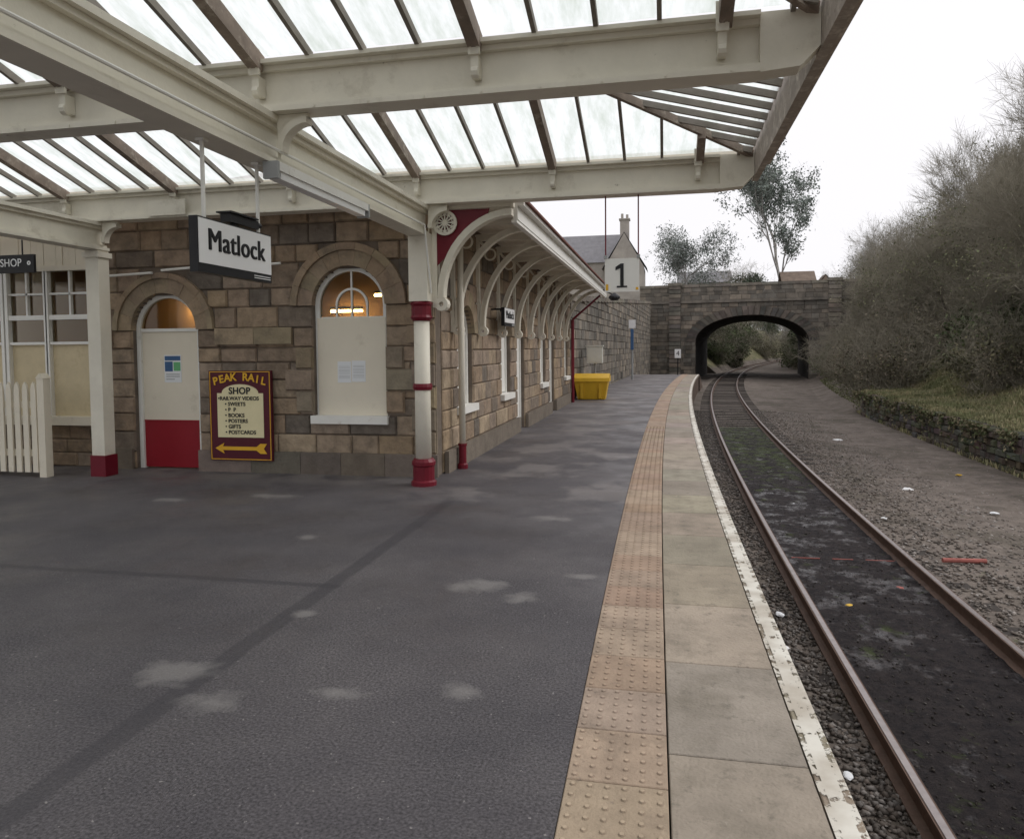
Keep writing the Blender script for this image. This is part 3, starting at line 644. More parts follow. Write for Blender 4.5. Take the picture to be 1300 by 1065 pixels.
for X,y1 in((PX[0],8.85),(PX[1],8.85),(PX[2],8.85)):
    b=MB(); y0=-2.2
    b.box(X-.12,X+.12,y0,y1,3.10,3.14); b.box(X-.12,X+.12,y0,y1,3.43,3.476); b.box(X-.035,X+.035,y0,y1,3.141,3.429); b.box(X-.08,X+.08,y0,y1,3.141,3.175); b.box(X-.08,X+.08,y0,y1,3.39,3.429)
    mg=b.build('main_girder','cream',cp)
    for Y in BY[:3]:
        for s_ in(-1,1):
            k=MB(); T=lambda u,z,w,s_=s_,Y=Y,X=X:(X+s_*u,Y+w,z)
            k.arc(T,.36,3.20,.2,.25,-.05,.05,PI/2,PI,8); k.prism(T,[(.11,3.15),(.125,3.3),(.2,3.4),(.36,3.44),(.36,3.477),(.11,3.477)],-.02,.02)
            k.build('girder_bracket','cream',mg)
a=MB(); a.lathe([(.16,0),(.16,.05),(.135,.07),(.135,.24),(.15,.26),(.15,.3),(.12,.34)],-2.98,8.75,16); ps=a.build('column_base','maroon',cp)
a=MB(); a.lathe([(.10,.335),(.098,1.2),(.098,2.06)],-2.98,8.75,16); sh_=a.build('post','cream',cp,True)
a=MB(); a.lathe([(.115,1.2),(.125,1.24),(.115,1.28)],-2.98,8.75,16); a.build('collar','maroon',sh_)
a=MB(); a.lathe([(.11,2.06),(.14,2.1),(.125,2.13),(.125,2.24),(.145,2.27),(.12,2.3)],-2.98,8.75,16); a.build('capital','maroon',sh_)
a=MB(); a.box(-3.1,-2.86,8.63,8.87,2.30,3.098); a.build('upper_shaft','cream',sh_)
for X in PX[1:]:
    a=MB(); a.box(X-.10,X+.10,8.65,8.85,.29,3.098); a.box(X-.13,X+.13,8.62,8.88,3.0,3.07); p=a.build('post','cream',cp); a=MB(); a.box(X-.118,X+.118,8.632,8.868,0,.29); a.build('post_base','maroon',p)
b=bracket(8.9,-2.86,-1.84,2.33,3.42,th=.11); b.build('arched_bracket','cream',cp)
a=MB(); T=lambda u,z,w:(u,8.9+w,z); pts=[(-2.80,3.43),(-2.80,2.75)]
for i in range(3,9):
    t=PI-(PI/2)*i/10; pts.append((-1.84+.97*math.cos(t),2.36+1.06*math.sin(t)))
pts.append((-2.12,3.43))
a.prism(T,pts,-.045,-.03); a.build('spandrel_panel','maroon',cp)
a=MB(); cx,cz=-2.68,3.27
T=lambda u,z,w:(u,8.83+w,z)
a.arc(T,cx,cz,.125,.155,-.03,.0,0,2*PI,24); a.arc(T,cx,cz,.0,.03,-.03,.0,0,2*PI,10)
for k in range(12):
    t=k*PI/6; a.prism(T,[(cx+.028*math.cos(t-.25),cz+.028*math.sin(t-.25)),(cx+.127*math.cos(t-.07),cz+.127*math.sin(t-.07)),(cx+.127*math.cos(t+.07),cz+.127*math.sin(t+.07)),(cx+.028*math.cos(t+.25),cz+.028*math.sin(t+.25))],-.028,-.002)
    t+=PI/12; a.arc(T,cx+.108*math.cos(t),cz+.108*math.sin(t),.010,.020,-.025,-.004,0,2*PI,8)
a.build('roundel','cream',cp)
for k in range(3):
    Y1=BY[k]; Y0=BY[k+1]; Yr=(Y0+Y1)/2
    for (Yv,sgn) in((Y1,-1),(Y0,1)):
        Yv2=Yv+sgn*.06; g_=MB(); g_.add([(XL,Yv2,ZV+.02),(XR,Yv2,ZV+.02),(XH,Yr,ZR),(XL,Yr,ZR)],[(0,1,2,3)])
        go=g_.build('glazed_slope','roofglass',cp)
        bars=MB(); i=-23; xk=-2.98-.42*23
        while xk<XR-.03:
            t=1 if xk<XH else (XR-xk)/(XR-XH)
            p0=(xk,Yv2,ZV+.015); p1=(xk,Yv2+(Yr-Yv2)*t,ZV+.015+(ZR-ZV-.02)*t)
            if i%4==0:
                r_=MB(); r_.beam(p0,p1,.085,.13); r_.build('rafter','brown_wood',go)
            else: bars.beam(p0,p1,.032,.06)
            i+=1; xk=-2.98+.42*i
        bars.build('glazing_bars','bar',go)
        r_=MB(); r_.beam((XR,Yv2,ZV+.012),(XH,Yr,ZR-.01),.05,.08); r_.build('hip_rafter','brown_wood',go)
    g_=MB(); g_.add([(XR,Y0+.06,ZV+.021),(XR,Y1-.06,ZV+.021),(XH,Yr,ZR+.001)],[(0,1,2)]); go=g_.build('glazed_hip','roofglass',cp)
    bars=MB(); y=Y0+.42
    while y<Y1-.1:
        t=1-abs(y-Yr)/(Yr-Y0); bars.beam((XR,y,ZV+.015),(XR+(XH-XR)*t,y,ZV+.015+(ZR-ZV-.01)*t),.035,.06); y+=.3
    bars.build('glazing_bars','bar',go)
    r_=MB(); r_.box(XL,XH,Yr-.04,Yr+.04,ZR-.14,ZR+.03); r_.build('ridge_board','brown_wood',cp)
a=MB(); a.box(XR+.022,XR+.09,-2.2,8.92,3.60,3.98); a.box(XR+.091,XR+.22,-2.2,8.92,3.78,3.90); a.box(XR+.20,XR+.225,-2.2,8.92,3.901,3.97); a.build('edge_gutter','fascia_wood',cp)
a=MB(); a.box(XL,XR+.02,8.882,8.93,3.70,3.99); a.build('end_fascia','cream',cp)
a=MB(); a.box(-6.7,-6.15,8.60,8.61,3.50,3.70)
for i in range(7):
    for j in range(3): a.tube((-6.63+i*.07,8.598,3.54+j*.06),(-6.63+i*.07,8.60,3.54+j*.06),.012,n=6)
a.build('perforated_plate','cream',cp)
a=MB(); a.tube((-2.84,1.0,3.20),(-2.84,8.5,3.20),.012,n=8); a.tube((-2.84,8.5,3.20),(-2.84,8.72,2.4),.012,n=8); a.build('conduit','white_paint',cp)

def namesign(lab,X,Y0,Y1,z0,z1,hz,tsz,rods):
    s_=thing('name_sign',lab,'sign',(X,(Y0+Y1)/2,z0)); b=MB(); b.box(X-.03,X+.03,Y0,Y1,z0,z1); bo=b.build('case','black',s_)
    b=MB(); b.box(X+.031,X+.035,Y0+.01,Y1-.006,z0+.06,z1-.01); b.build('face','sign_white',s_)
    text('Matlock',tsz,(X+.036,(Y0+Y1)/2,(z0+z1)/2+.035),FACE_X,'black',s_,bold=0,sx=1.0,shifts=(-.005,-.0025,0,.0025,.005))
    b=MB(); 
    for q in range(2): b.box(X+.031,X+.034,Y1-.24,Y1-.02,z0+.018+q*.016,z0+.024+q*.016)
    b.build('stripes','sign_white',s_)
    if rods:
        for y in(Y0+.12,Y1-.12): b=MB(); b.tube((X,y,z1),(X,y,hz-.02),.014,n=8); b.box(X-.03,X+.03,y-.03,y+.03,hz-.02,hz-.001); b.build('hanging_rod','white_paint',s_)
    return s_
namesign('large black framed Matlock name sign hanging from the canopy girder',-2.98,4.24,5.14,2.22,2.58,3.1,.205,True)
ns=namesign('small Matlock name sign on the side wall under the awning',-2.74,12.35,13.2,2.10,2.42,0,.195,False)
b=MB(); b.box(-2.98,-2.77,12.5,12.53,2.38,2.41); b.box(-2.98,-2.77,13.03,13.06,2.38,2.41); ORG[ns.name]=Vector((-2.74,12.775,2.10)); b.build('wall_arms','black',ns)
d=thing('camera_housing','dark camera housing fixed above the large Matlock sign','camera',(-2.99,4.75,2.585))
b=MB(); b.box(-3.03,-2.95,4.62,4.98,2.60,2.66); b.box(-3.01,-2.97,4.7,4.75,2.582,2.6); b.tube((-2.99,4.98,2.635),(-2.99,5.04,2.635),.03,n=10); b.box(-3.05,-2.93,4.60,4.95,2.661,2.672); b.build('housing','black',d)
sl_=thing('strip_light','unlit fluorescent strip light under the canopy girder','lamp',(-2.83,5.8,2.97))
b=MB(); b.box(-2.9,-2.78,5.0,6.65,3.03,3.095); b.build('housing','white_paint',sl_); b=MB(); b.box(-2.885,-2.795,5.04,6.6,2.975,3.029); b.build('diffuser','sign_white',sl_)
for (y0_,y1_) in((4.97,4.999),(6.651,6.68)): b=MB(); b.box(-2.9,-2.78,y0_,y1_,2.97,3.095); b.build('end_cap','grey_metal',sl_)
s1=thing('platform_number_sign','white platform number one sign hanging from the last cross beam','sign',(-.5,8.75,2.35))
b=MB(); b.box(-.70,-.30,8.74,8.76,2.36,2.75); b.build('panel','white_paint',s1)
b=MB(); b.prism(XZ,[(-.52,2.43),(-.52,2.635),(-.575,2.61),(-.575,2.65),(-.515,2.69),(-.48,2.69),(-.48,2.43)],8.733,8.739); b.box(-.56,-.44,8.733,8.739,2.41,2.4295); b.build('numeral','black',s1)
for (x0_,x1_,z1_) in((-.69,-.66,2.45),(-.34,-.31,2.41)): b=MB(); b.box(x0_,x1_,8.735,8.7395,2.38,z1_); b.build('yellow_mark','yellow_sign',s1)
for x in(-.69,-.31):
    b=MB(); b.tube((x,8.75,2.79),(x,8.75,3.48),.009,n=6); b.build('hanging_rod','maroon',s1)
    b=MB(); b.box(x-.02,x+.02,8.72,8.78,2.751,2.79); b.build('clamp','grey_metal',s1)
s2=thing('hanging_sign','dark hanging sign lettered SHOP at the left edge','sign',(-9.4,8.7,2.84))
b=MB(); b.box(-9.75,-8.60,8.68,8.72,2.83,3.08); b.build('board','black',s2); text('SHOP',.155,(-8.98,8.678,2.965),FACE_Y,'sign_white',s2,sx=.9)
b=MB(); b.arc(lambda u,z,w:(u,8.676+w,z),-8.68,2.96,.012,.03,0,.003,0,2*PI,10); b.build('emblem','sign_white',s2)
for x in(-9.6,-8.8): b=MB(); b.tube((x,8.7,3.08),(x,8.7,3.48),.01); b.build('hanging_rod','black',s2)

# ------------------------------------------------------------ RETAINING WALL, PLATFORM FURNITURE
dpal=[(.165,.145,.12),(.205,.18,.15),(.13,.117,.10),(.24,.205,.165),(.175,.16,.138)]
p0=Vector((xw(24),23.6)); p1=Vector((xw(65.5),65.0)); dv=(p1-p0); LL=dv.length; dv/=LL; nv=Vector((dv.y,-dv.x))
RT=lambda u,z,w:(p0.x+dv.x*u+nv.x*w,p0.y+dv.y*u+nv.y*w,z)
rw=thing('retaining_wall','tall dark stone retaining wall behind the far platform','wall',(p0.x,p0.y,0))
mb,bk=blockwall(RT,LL,-.6,5.6,.33,(.4,.95),dpal,[],depth=.4,proud=.04,seed=11,ztop=lambda u:3.45+u/LL*2.3)
mb.build('stone_face','dark_stone',rw); bk.build('mortar_core','mortar',rw)
a=MB()
for i in range(40):
    u=LL*i/40; a.pbox(RT,u+.01,u+LL/40-.01,3.25+u/LL*2.3,3.43+u/LL*2.3,-.45,.08,jit((.19,.17,.14),.2))
a.build('coping','dark_stone',rw)
gb=thing('grit_bin','yellow plastic grit bin against the retaining wall','grit bin',(-2.4,24.7,0))
a=MB(); a.add([(-2.85,24.2,0.02),(-1.95,24.2,.02),(-1.95,24.75,.02),(-2.85,24.75,.02),(-2.95,24.1,.6),(-1.85,24.1,.6),(-1.85,24.85,.6),(-2.95,24.85,.6)],[(3,2,1,0),(0,1,5,4),(1,2,6,5),(2,3,7,6),(3,0,4,7),(4,5,6,7)])
a.box(-2.75,-2.65,24.09,24.14,.05,.55); a.box(-2.15,-2.05,24.09,24.14,.05,.55); a.build('bin','yellow',gb)
a=MB(); a.prism(lambda u,z,w:(w,u,z),[(24.05,.605),(24.9,.605),(24.85,.78),(24.5,.86),(24.1,.72)],-2.99,-1.81); a.build('lid','yellow',gb)
cb=thing('electrical_cabinet','pale grey electrical cabinet on a post behind the grit bin','cabinet',(-2.45,25.6,0))
a=MB(); a.box(-2.68,-2.14,25.5,25.8,1.18,1.76); a.box(-2.71,-2.11,25.47,25.83,1.761,1.80); a.build('case','pale_metal',cb); a=MB(); a.box(-2.64,-2.18,25.485,25.499,1.22,1.72); a.build('door','pale_metal',cb); a=MB(); a.tube((-2.41,25.65,0),(-2.41,25.65,1.18),.03); a.build('stand','grey_metal',cb)
hp=thing('information_post','grey post with a narrow blue panel by the retaining wall','post',(-1.75,40,0))
a=MB(); a.tube((-1.75,40,0),(-1.75,40,3.2),.06,.05,10); a.build('pole','grey_metal',hp); a=MB(); a.box(-1.93,-1.57,39.88,39.95,2.75,3.2); a.build('header','sign_white',hp); a=MB(); a.box(-1.83,-1.67,39.87,39.95,1.6,2.7); a.build('panel','blue',hp)
ls=thing('line_side_sign','small white sign on a post at the platform end','sign',(.6,46.5,0))
a=MB(); a.tube((.75,46.5,0),(.75,46.5,1.1),.03); a.build('post','black',ls); a=MB(); a.box(.56,.94,46.44,46.47,1.05,1.6); a.build('board','sign_white',ls); text('4',.4,(.75,46.435,1.33),FACE_Y,'black',ls)
lb=thing('awning_lamp','dark bulkhead lamp on the far end of the awning','lamp',(-1.7,21.5,3.0)); a=MB(); a.tube((-1.78,21.5,3.4),(-1.5,21.5,3.25),.02); a.build('arm','black',lb); a=MB(); a.lathe([(.03,3.3),(.16,3.2),(.17,3.15),(.1,3.08)],-1.45,21.5,12); a.build('lamp_shade','black',lb)

fw=thing('old_platform_wall','low mossy stone wall of the disused platform on the right','wall',(7.5,16,-1.15))
a=MB(); R=random.Random(4)
for r in range(5):
    Y=6.0+R.uniform(-.3,0)
    while Y<32.5:
        l=R.uniform(.2,.6); z0=-1.18+r*.168+R.uniform(-.015,.015); T=lambda u,z,w:(7.42+c(u)-w,u,z)
        col=tuple(x*R.uniform(.8,1.2) for x in R.choice([(.105,.092,.075),(.09,.08,.066),(.12,.105,.085),(.085,.082,.06)]))
        if R.random()>.05: a.block(T,Y+.01,Y+l-.01,z0+.004,z0+.162,.35,R.uniform(-.03,.08),col,.03)
        Y+=l
a.build('stone_courses','mossy_stone',fw)
a=MB(); Y=6
while Y<32.5:
    l=R.uniform(.4,1.0); T=lambda u,z,w:(7.42+c(u)-w,u,z); zz=R.uniform(-.04,.03)
    if R.random()>.15: a.block(T,Y+.01,Y+l-.01,-.335+zz,-.26+zz,.5,R.uniform(-.05,.10),tuple(x*R.uniform(.7,1.1) for x in (.10,.095,.07)),.03)
    Y+=l
a.build('coping','mossy_stone',fw)

# ------------------------------------------------------------ BRIDGE
BD=17.0
br=thing('stone_bridge','dark stone road bridge with a wide arch over the track','bridge',(7.2,66.0,0),rz=math.radians(-6.5),local=True)
U0=-9.5; UL=19.5
BT=lambda u,z,w:(U0+u,-w,z)
bh=dict(uc=-U0,hw=4.65,zb=-3,zs=2.2,ai=4.65,ao=5.45,bi=2.25,bo=3.0)
mb,bk=blockwall(BT,UL,-1.4,5.55,.36,(.45,1.0),dpal,[bh],depth=.5,proud=.05,seed=21)
w=mb.build('spandrel_wall','dark_stone',br); bk.build('mortar_core','mortar',w)
a=MB(); ring(a,BT,bh,33,[(.125,.11,.096),(.10,.092,.083),(.15,.13,.11)],.10,.5); a.build('arch_ring','dark_stone',br)
a=MB(); a.pbox(BT,-.1,UL+.1,5.56,5.8,-.45,.2,(.18,.16,.135)); a.build('string_course','dark_stone',br)
mb,bk=blockwall(BT,UL,5.81,6.95,.38,(.5,1.0),dpal,[],depth=.42,proud=.03,seed=22); w=mb.build('parapet','dark_stone',br)
a=MB(); u=0
while u<UL: a.pbox(BT,u+.01,u+1.29,6.96,7.2,-.47,.1,jit((.22,.20,.17),.2)); u+=1.3
a.build('parapet_coping','dark_stone',w)
for uc in(-U0-6.4,-U0+6.6):
    a=MB() 
    for k in range(22):
        z=-1.2+k*.38
        if z<7.0: a.block(BT,uc-.5,uc+.5,z+.008,min(z+.372,7.1),-.051,.32,jit(random.choice(dpal)))
    a.pbox(BT,uc-.6,uc+.6,7.1,7.35,-.5,.4,(.2,.18,.15)); a.build('pilaster','dark_stone',br)
a=MB(); n=24; vs=[];P=[(-4.65,-1.4)]+[(4.65*math.cos(PI-PI*i/n),2.2+2.25*math.sin(PI-PI*i/n)) for i in range(n+1)]+[(4.65,-1.4)]
for (x,z) in P: vs+= [(x,.45,z),(x,BD,z)]
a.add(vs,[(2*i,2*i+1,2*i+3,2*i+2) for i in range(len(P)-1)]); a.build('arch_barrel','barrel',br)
a=MB(); a.box(-9.5,-4.67,.52,BD,-1.4,5.5); a.box(4.67,10,.52,BD,-1.4,5.5); a.box(-4.66,4.66,.52,BD-.01,4.9,5.52)
pts=[(-4.66,4.89)]+[(4.66*math.cos(PI-PI*i/n),2.21+2.26*math.sin(PI-PI*i/n)) for i in range(n+1)]+[(4.66,4.89)]
a.prism(lambda u,z,w:(u,w,z),pts,BD-.3,BD+.01); a.build('road_deck','barrel',br)
# ------------------------------------------------------------ far houses
def gable(mbw,mbr,x0,x1,y0,y1,z0,ze,zr,axis):
    mbw.box(x0,x1,y0,y1,z0,ze)
    if axis=='x':
        ym=(y0+y1)/2; mbw.add([(x0,y0,ze),(x0,y1,ze),(x0,ym,zr),(x1,y0,ze),(x1,y1,ze),(x1,ym,zr)],[(0,1,2),(3,4,5),(0,2,5,3),(1,2,5,4)]); e=.3
        mbr.add([(x0-e,y0-e,ze-.15),(x1+e,y0-e,ze-.15),(x1+e,ym,zr+.1),(x0-e,ym,zr+.1),(x0-e,y1+e,ze-.15),(x1+e,y1+e,ze-.15)],[(0,1,2,3),(3,2,5,4)])
    else:
        xm=(x0+x1)/2; mbw.add([(x0,y0,ze),(x1,y0,ze),(xm,y0,zr),(x0,y1,ze),(x1,y1,ze),(xm,y1,zr)],[(0,1,2),(3,4,5),(0,2,5,3),(1,2,5,4)]); e=.3
        mbr.add([(x0-e,y0+.02,ze-.15),(xm,y0+.02,zr+.1),(xm,y1,zr+.1),(x0-e,y1,ze-.15),(x1+e,y0+.02,ze-.15),(x1+e,y1,ze-.15)],[(0,1,2,3),(1,4,5,2)])
hs=thing('stone_house','stone house with slate roof and chimney left of the bridge','house',(-7,78,5))
a=MB();b=MB(); gable(a,b,-13,-4.2,76,82,4,10.6,13.6,'x'); gable(a,b,-6.0,-2.1,74.6,80,4,9.8,13.2,'y'); a.build('wall','house_wall',hs); r_=b.build('roof','pale_roof',hs)
a=MB(); a.box(-4.5,-3.6,75.4,76.3,12,14.6); a.box(-4.6,-3.5,75.3,76.4,14.6,14.75); a.tube((-4.3,75.9,14.7),(-4.3,75.9,15.3),.13); a.tube((-3.8,75.9,14.7),(-3.8,75.9,15.2),.13); a.build('chimney','house_wall',r_)
for (x,z) in((-4.7,8),(-3.4,8),(-8,8.5)):
    a=MB(); a.box(x-.4,x+.4,74.55 if x>-5 else 75.95,74.59 if x>-5 else 75.99,z,z+1.2); a.build('window','black',hs)
h2=thing('distant_cottage','distant cottage roof seen behind the trees left of centre on the bridge','house',(4,110,6))
a=MB();b=MB(); gable(a,b,2,9,108,114,5,11.0,12.6,'x'); a.build('wall','house_wall',h2); b.build('roof','pale_roof',h2)
sd=thing('garden_shed','brown timber garden shed beyond the bridge parapet','shed',(14,84,6))
a=MB();b=MB(); gable(a,b,12.6,15.6,84,87,5,8.6,9.8,'x'); gable(a,b,16,17.6,84,86,5,8.2,9.3,'y'); a.build('wall','shed',sd); b.build('roof','shed',sd)

# ------------------------------------------------------------ VEGETATION
def grow(R,h,r,maxl,spread=.7,up=.12,nseg=3,lean=None,kids=(1,2),first=.35,ratio=(.5,.8)):
    segs=[];tips=[]
    stack=[(Vector((0,0,0)),Vector((0,0,1)) if lean is None else lean.normalized(),h*first*1.5,r,0)]
    while stack:
        p,d,L,rr,l=stack.pop()
        n=5 if l==0 else nseg
        for i in range(n):
            d=(d+Vector((R.gauss(0,1),R.gauss(0,1),R.gauss(0,1)))*.13+Vector((0,0,up))).normalized()
            q=p+d*(L/n); r2=rr*(1-.5/n); segs.append((p,q,rr,r2,l)); p=q; rr=r2
            if l<maxl and (l>0 or i>=1):
                for _ in range(R.randint(*kids)):
                    s=Vector((R.gauss(0,1),R.gauss(0,1),R.gauss(0,.7))); s=(s-d*s.dot(d)).normalized(); a=R.uniform(.5,1.1)*spread
                    stack.append((p.copy(),(d*math.cos(a)+s*math.sin(a)).normalized(),L*R.uniform(*ratio),rr*.62,l+1))
        if l>=maxl-1: tips.append((p,d.copy()))
    return segs,tips
def segs_np(segs,minr=.006):
    P0=np.array([s[0] for s in segs]);P1=np.array([s[1] for s in segs]);R0=np.maximum(minr,np.array([s[2] for s in segs]));R1=np.maximum(minr*.6,np.array([s[3] for s in segs]))
    d=P1-P0; d/=np.linalg.norm(d,axis=1)[:,None]+1e-9; ref=np.where(np.abs(d[:,2:3])<.9,np.array([[0,0,1.]]),np.array([[1.,0,0]])); a=np.cross(d,ref); a/=np.linalg.norm(a,axis=1)[:,None]; b=np.cross(d,a)
    vs=[]
    for P,Rr in((P0,R0),(P1,R1)):
        for k in range(3):
            t=2*PI*k/3; vs.append(P+(a*math.cos(t)+b*math.sin(t))*Rr[:,None])
    V=np.stack(vs,1).reshape(-1,3); n=len(segs); f=np.array([(0,1,4,3),(1,2,5,4),(2,0,3,5)]); F=(f[None]+(np.arange(n)*6)[:,None,None]).reshape(-1,4); return V,F
def leaves_np(P,size,base,var=.35,upright=False):
    n=len(P); a=rng.normal(size=(n,3)); 
    if upright: a=a*.35+np.array([0,0,1.])
    a/=np.linalg.norm(a,axis=1)[:,None]; b=rng.normal(size=(n,3)); b-=a*(a*b).sum(1)[:,None]; b/=np.linalg.norm(b,axis=1)[:,None]
    s=size*rng.uniform(.6,1.4,(n,1)); wd=.12 if upright else .55; V=np.stack([P-a*s,P+b*s*wd,P+a*s,P-b*s*wd],1).reshape(-1,3); F=np.arange(4*n).reshape(n,4)
    base=np.array(base); cols=base[rng.integers(0,len(base),n)]*rng.uniform(1-var,1+var,(n,1)); return V,F,cols
def tree(name,label,cat,seed,h,r,maxl,twig='twig',leafn=0,leafs=.1,leafc=None,clump=.4,group=None,spray=0,slen=.5,minr=.007,lowleaf=False,**kw):
    R=random.Random(seed); segs,tips=grow(R,h,r,maxl,**kw)
    zm=max(s[1].z for s in segs); k=h/zm
    segs=[(s[0]*k,s[1]*k,s[2],s[3],s[4]) for s in segs]; tips=[(t*k,d) for t,d in tips]
    root=thing(name,label,cat,(0,0,0),group,local=True)
    V,F=segs_np([s for s in segs if s[4]<=1]); mesh_np('trunk',V,F,None,'bark' if twig!='twig_hazed' else 'twig_hazed',root)
    sp_=[]
    for t,d in tips:
        for _ in range(spray):
            e=(d+Vector((R.gauss(0,.55),R.gauss(0,.55),R.gauss(.15,.5)))).normalized(); o_=t-d*R.uniform(0,.3); sp_.append((o_,o_+e*slen*R.uniform(.5,1.2),minr*.7,minr*.3,9))
    V,F=segs_np([s for s in segs if s[4]>1]+sp_,minr*.6); mesh_np('branches',V,F,None,twig,root)
    if leafn:
        tp=np.array([t for t,_ in tips]); 
        if lowleaf: tp=tp[tp[:,2]<np.percentile(tp[:,2],55)]
        idx=rng.integers(0,len(tp),leafn//12); cen=tp[idx]+rng.normal(size=(len(idx),3))*clump*.25
        dk=rng.uniform(.6,1.35,len(idx)); P=(np.repeat(cen,12,axis=0)+rng.normal(size=(len(idx)*12,3))*clump*.45)
        V,F,cols=leaves_np(P,leafs,leafc); cols*=np.repeat(dk,12)[:,None]; mesh_np('crown',V,F,cols,'leaf',root)
    return root
def place(o,x,y,z,s,rz): o.location=(x,y,z); o.scale=(s,s,s); o.rotation_euler=(0,0,rz)
labT='bare twiggy tree in the thicket on the right bank'; grpT='bare trees on the right bank'
lk=[(.18,.185,.10),(.20,.19,.12),(.14,.16,.085)]
var=[tree('bare_tree',labT,'tree',s,8,.09,5,leafn=3600,leafs=.042,leafc=lk,clump=.5,group=grpT,spray=sp_,slen=.65,minr=.0065,lowleaf=True,spread=.78,kids=(1,2),up=.10) for s,sp_ in((31,3),(32,2),(33,4))]
spots=[(11.2,23.5,7.0),(13.0,26,8.0),(11.0,28.5,6.4),(13.8,31,8.0),(12.0,34.5,6.6),(15.5,36,8.6),(13.2,41,6.6),(15.2,45,7.6),(14.2,50,5.8),(17,53,7.4),(16.2,58,5.8),(18.5,63,7.2),(13.8,22,8.4),(16.8,28,9.2),(18.5,42,9.2),(12.6,20.5,7),(20.5,50,9.2),(19.5,34,10),(15.8,24.5,9.6),(22,58,9)]
used=set()
for i,(x,y,h) in enumerate(spots):
    v=i%3; o=var[v] if v not in used else copy_tree(var[v]); used.add(v)
    place(o,x,y,zg(x,y)-.1,h/8*random.uniform(.95,1.05),random.uniform(0,6.28))
def shrub(seed,label,group,cols,n=9000,ls=.05,st=34):
    R=random.Random(seed); root=thing('shrub',label,'shrub',(0,0,0),group,local=True)
    lob=[(Vector((R.uniform(-.8,.8),R.uniform(-.8,.8),R.uniform(.3,1.3))),R.uniform(.35,.8)) for _ in range(14)]
    P=[]
    rr=np.random.default_rng(seed)
    for cpt,rad in lob:
        m=n//14; d=rr.normal(size=(m,3)); d/=np.linalg.norm(d,axis=1)[:,None]; q=np.array(cpt)+d*rad*(rr.uniform(.4,1.1,(m,1))); P.append(q)
    P=np.concatenate(P); P=P[P[:,2]>0]
    V,F,cc=leaves_np(P,ls,cols,.4); dk=np.array([.8+.9*noise.noise(Vector(p*2.2)) for p in P]); cc*=np.clip(dk,.35,1.5)[:,None]; mesh_np('crown',V,F,cc,'leaf',root)
    segs=[]
    for _ in range(st):
        p=Vector((R.uniform(-.7,.7),R.uniform(-.7,.7),.05)); d=Vector((R.gauss(0,.5),R.gauss(0,.5),1)).normalized(); r0=.014
        for k in range(8):
            d=(d+Vector((R.gauss(0,.13),R.gauss(0,.13),-.04))).normalized(); q=p+d*.3; segs.append((p,q,r0,r0*.8,1))
            for _j in range(3):
                s=Vector((R.gauss(0,1),R.gauss(0,1),R.gauss(0.5,1))).normalized(); e=p+s*R.uniform(.2,.55); segs.append((p,e,r0*.4,.003,2))
                for _k in range(2):
                    s2=(s+Vector((R.gauss(0,.6),R.gauss(0,.6),R.gauss(0,.6)))).normalized(); m_=p.lerp(e,R.uniform(.3,.9)); segs.append((m_,m_+s2*R.uniform(.15,.35),.003,.002,2))
            p=q; r0*=.8
    V,F=segs_np(segs,.0035); mesh_np('stems',V,F,None,'twig',root)
    return root
green=[(.10,.13,.06),(.13,.155,.075),(.075,.10,.045)]; olive=[(.19,.185,.105),(.155,.16,.09),(.23,.21,.13)]; brown=[(.23,.19,.14),(.195,.165,.115),(.16,.155,.09)]
vs_=[shrub(1,'dark ivy covered shrub on the right bank','ivy shrubs on the right bank',green,7500),shrub(2,'olive green shrub on the right bank','olive shrubs on the right bank',olive,5000,.045,44),shrub(3,'brown winter bramble shrub on the right bank','bramble shrubs on the right bank',brown,2500,.04,50)]
R=random.Random(77); first=[True]*3
for i in range(78):
    Y=R.uniform(19,66); uf=ufoot(Y); lo=3.0 if Y<34 else 1.3
    k=R.random()**1.2*7.5; x=uf+c(Y)+lo+k; v=R.choice([0,1,1,2,2]) ; 
    o=vs_[v] if first[v] else copy_tree(vs_[v]); first[v]=False
    place(o,x,Y,zg(x,Y)-.15,R.uniform(.75,1.45)*(1+.1*k),R.uniform(0,6.28))
for i in range(60):
    Y=R.uniform(86,150); s_=R.choice([-1,1]); x=c(Y)+(-.4-R.uniform(0,7) if s_<0 else ufoot(Y)-.3+R.uniform(0,6))
    o=copy_tree(vs_[R.choice([0,0,1])]); o['label']='green shrub in the cutting beyond the bridge arch'; o['group']='shrubs in the cutting beyond the arch'; place(o,x,Y,zg(x,Y)-.3,R.uniform(1.6,3.0),R.uniform(0,6.28))
n=26000; Y=rng.uniform(10,60,n); k=rng.uniform(0,1,n)**1.4*9; X=np.where(Y<34,7.6,7.35+np.clip((Y-34)/28,0,1)*1.6+.2)+(Y-10)**2/960+k
Z=np.array([zg(a,b) for a,b in zip(X,Y)])+rng.uniform(0,.12,n)
V1,F1,c1=leaves_np(np.stack([X,Y,Z],1),.04,[(.14,.16,.075),(.18,.18,.10),(.12,.12,.06)])
n=60000; Y=8+26*rng.uniform(0,1,n); k=rng.uniform(-.08,1,n)*3.2; X=7.62+(Y-10)**2/960+k
Z=np.array([zg(a,b) for a,b in zip(X,Y)])+rng.uniform(0,.07,n)
pat=np.array([noise.noise(Vector((a*1.1,b*.7,0))) for a,b in zip(X,Y)])
V2,F2,c2=leaves_np(np.stack([X,Y,Z],1),.10,[(.36,.31,.19),(.31,.29,.16),(.25,.25,.13)],.3,True); gm_=np.array([(.17,.19,.09)]); t_=np.clip(pat*1.6+.15,0,.8)[:,None]; c2=c2*(1-t_)+gm_*t_*rng.uniform(.7,1.3,(n,1))
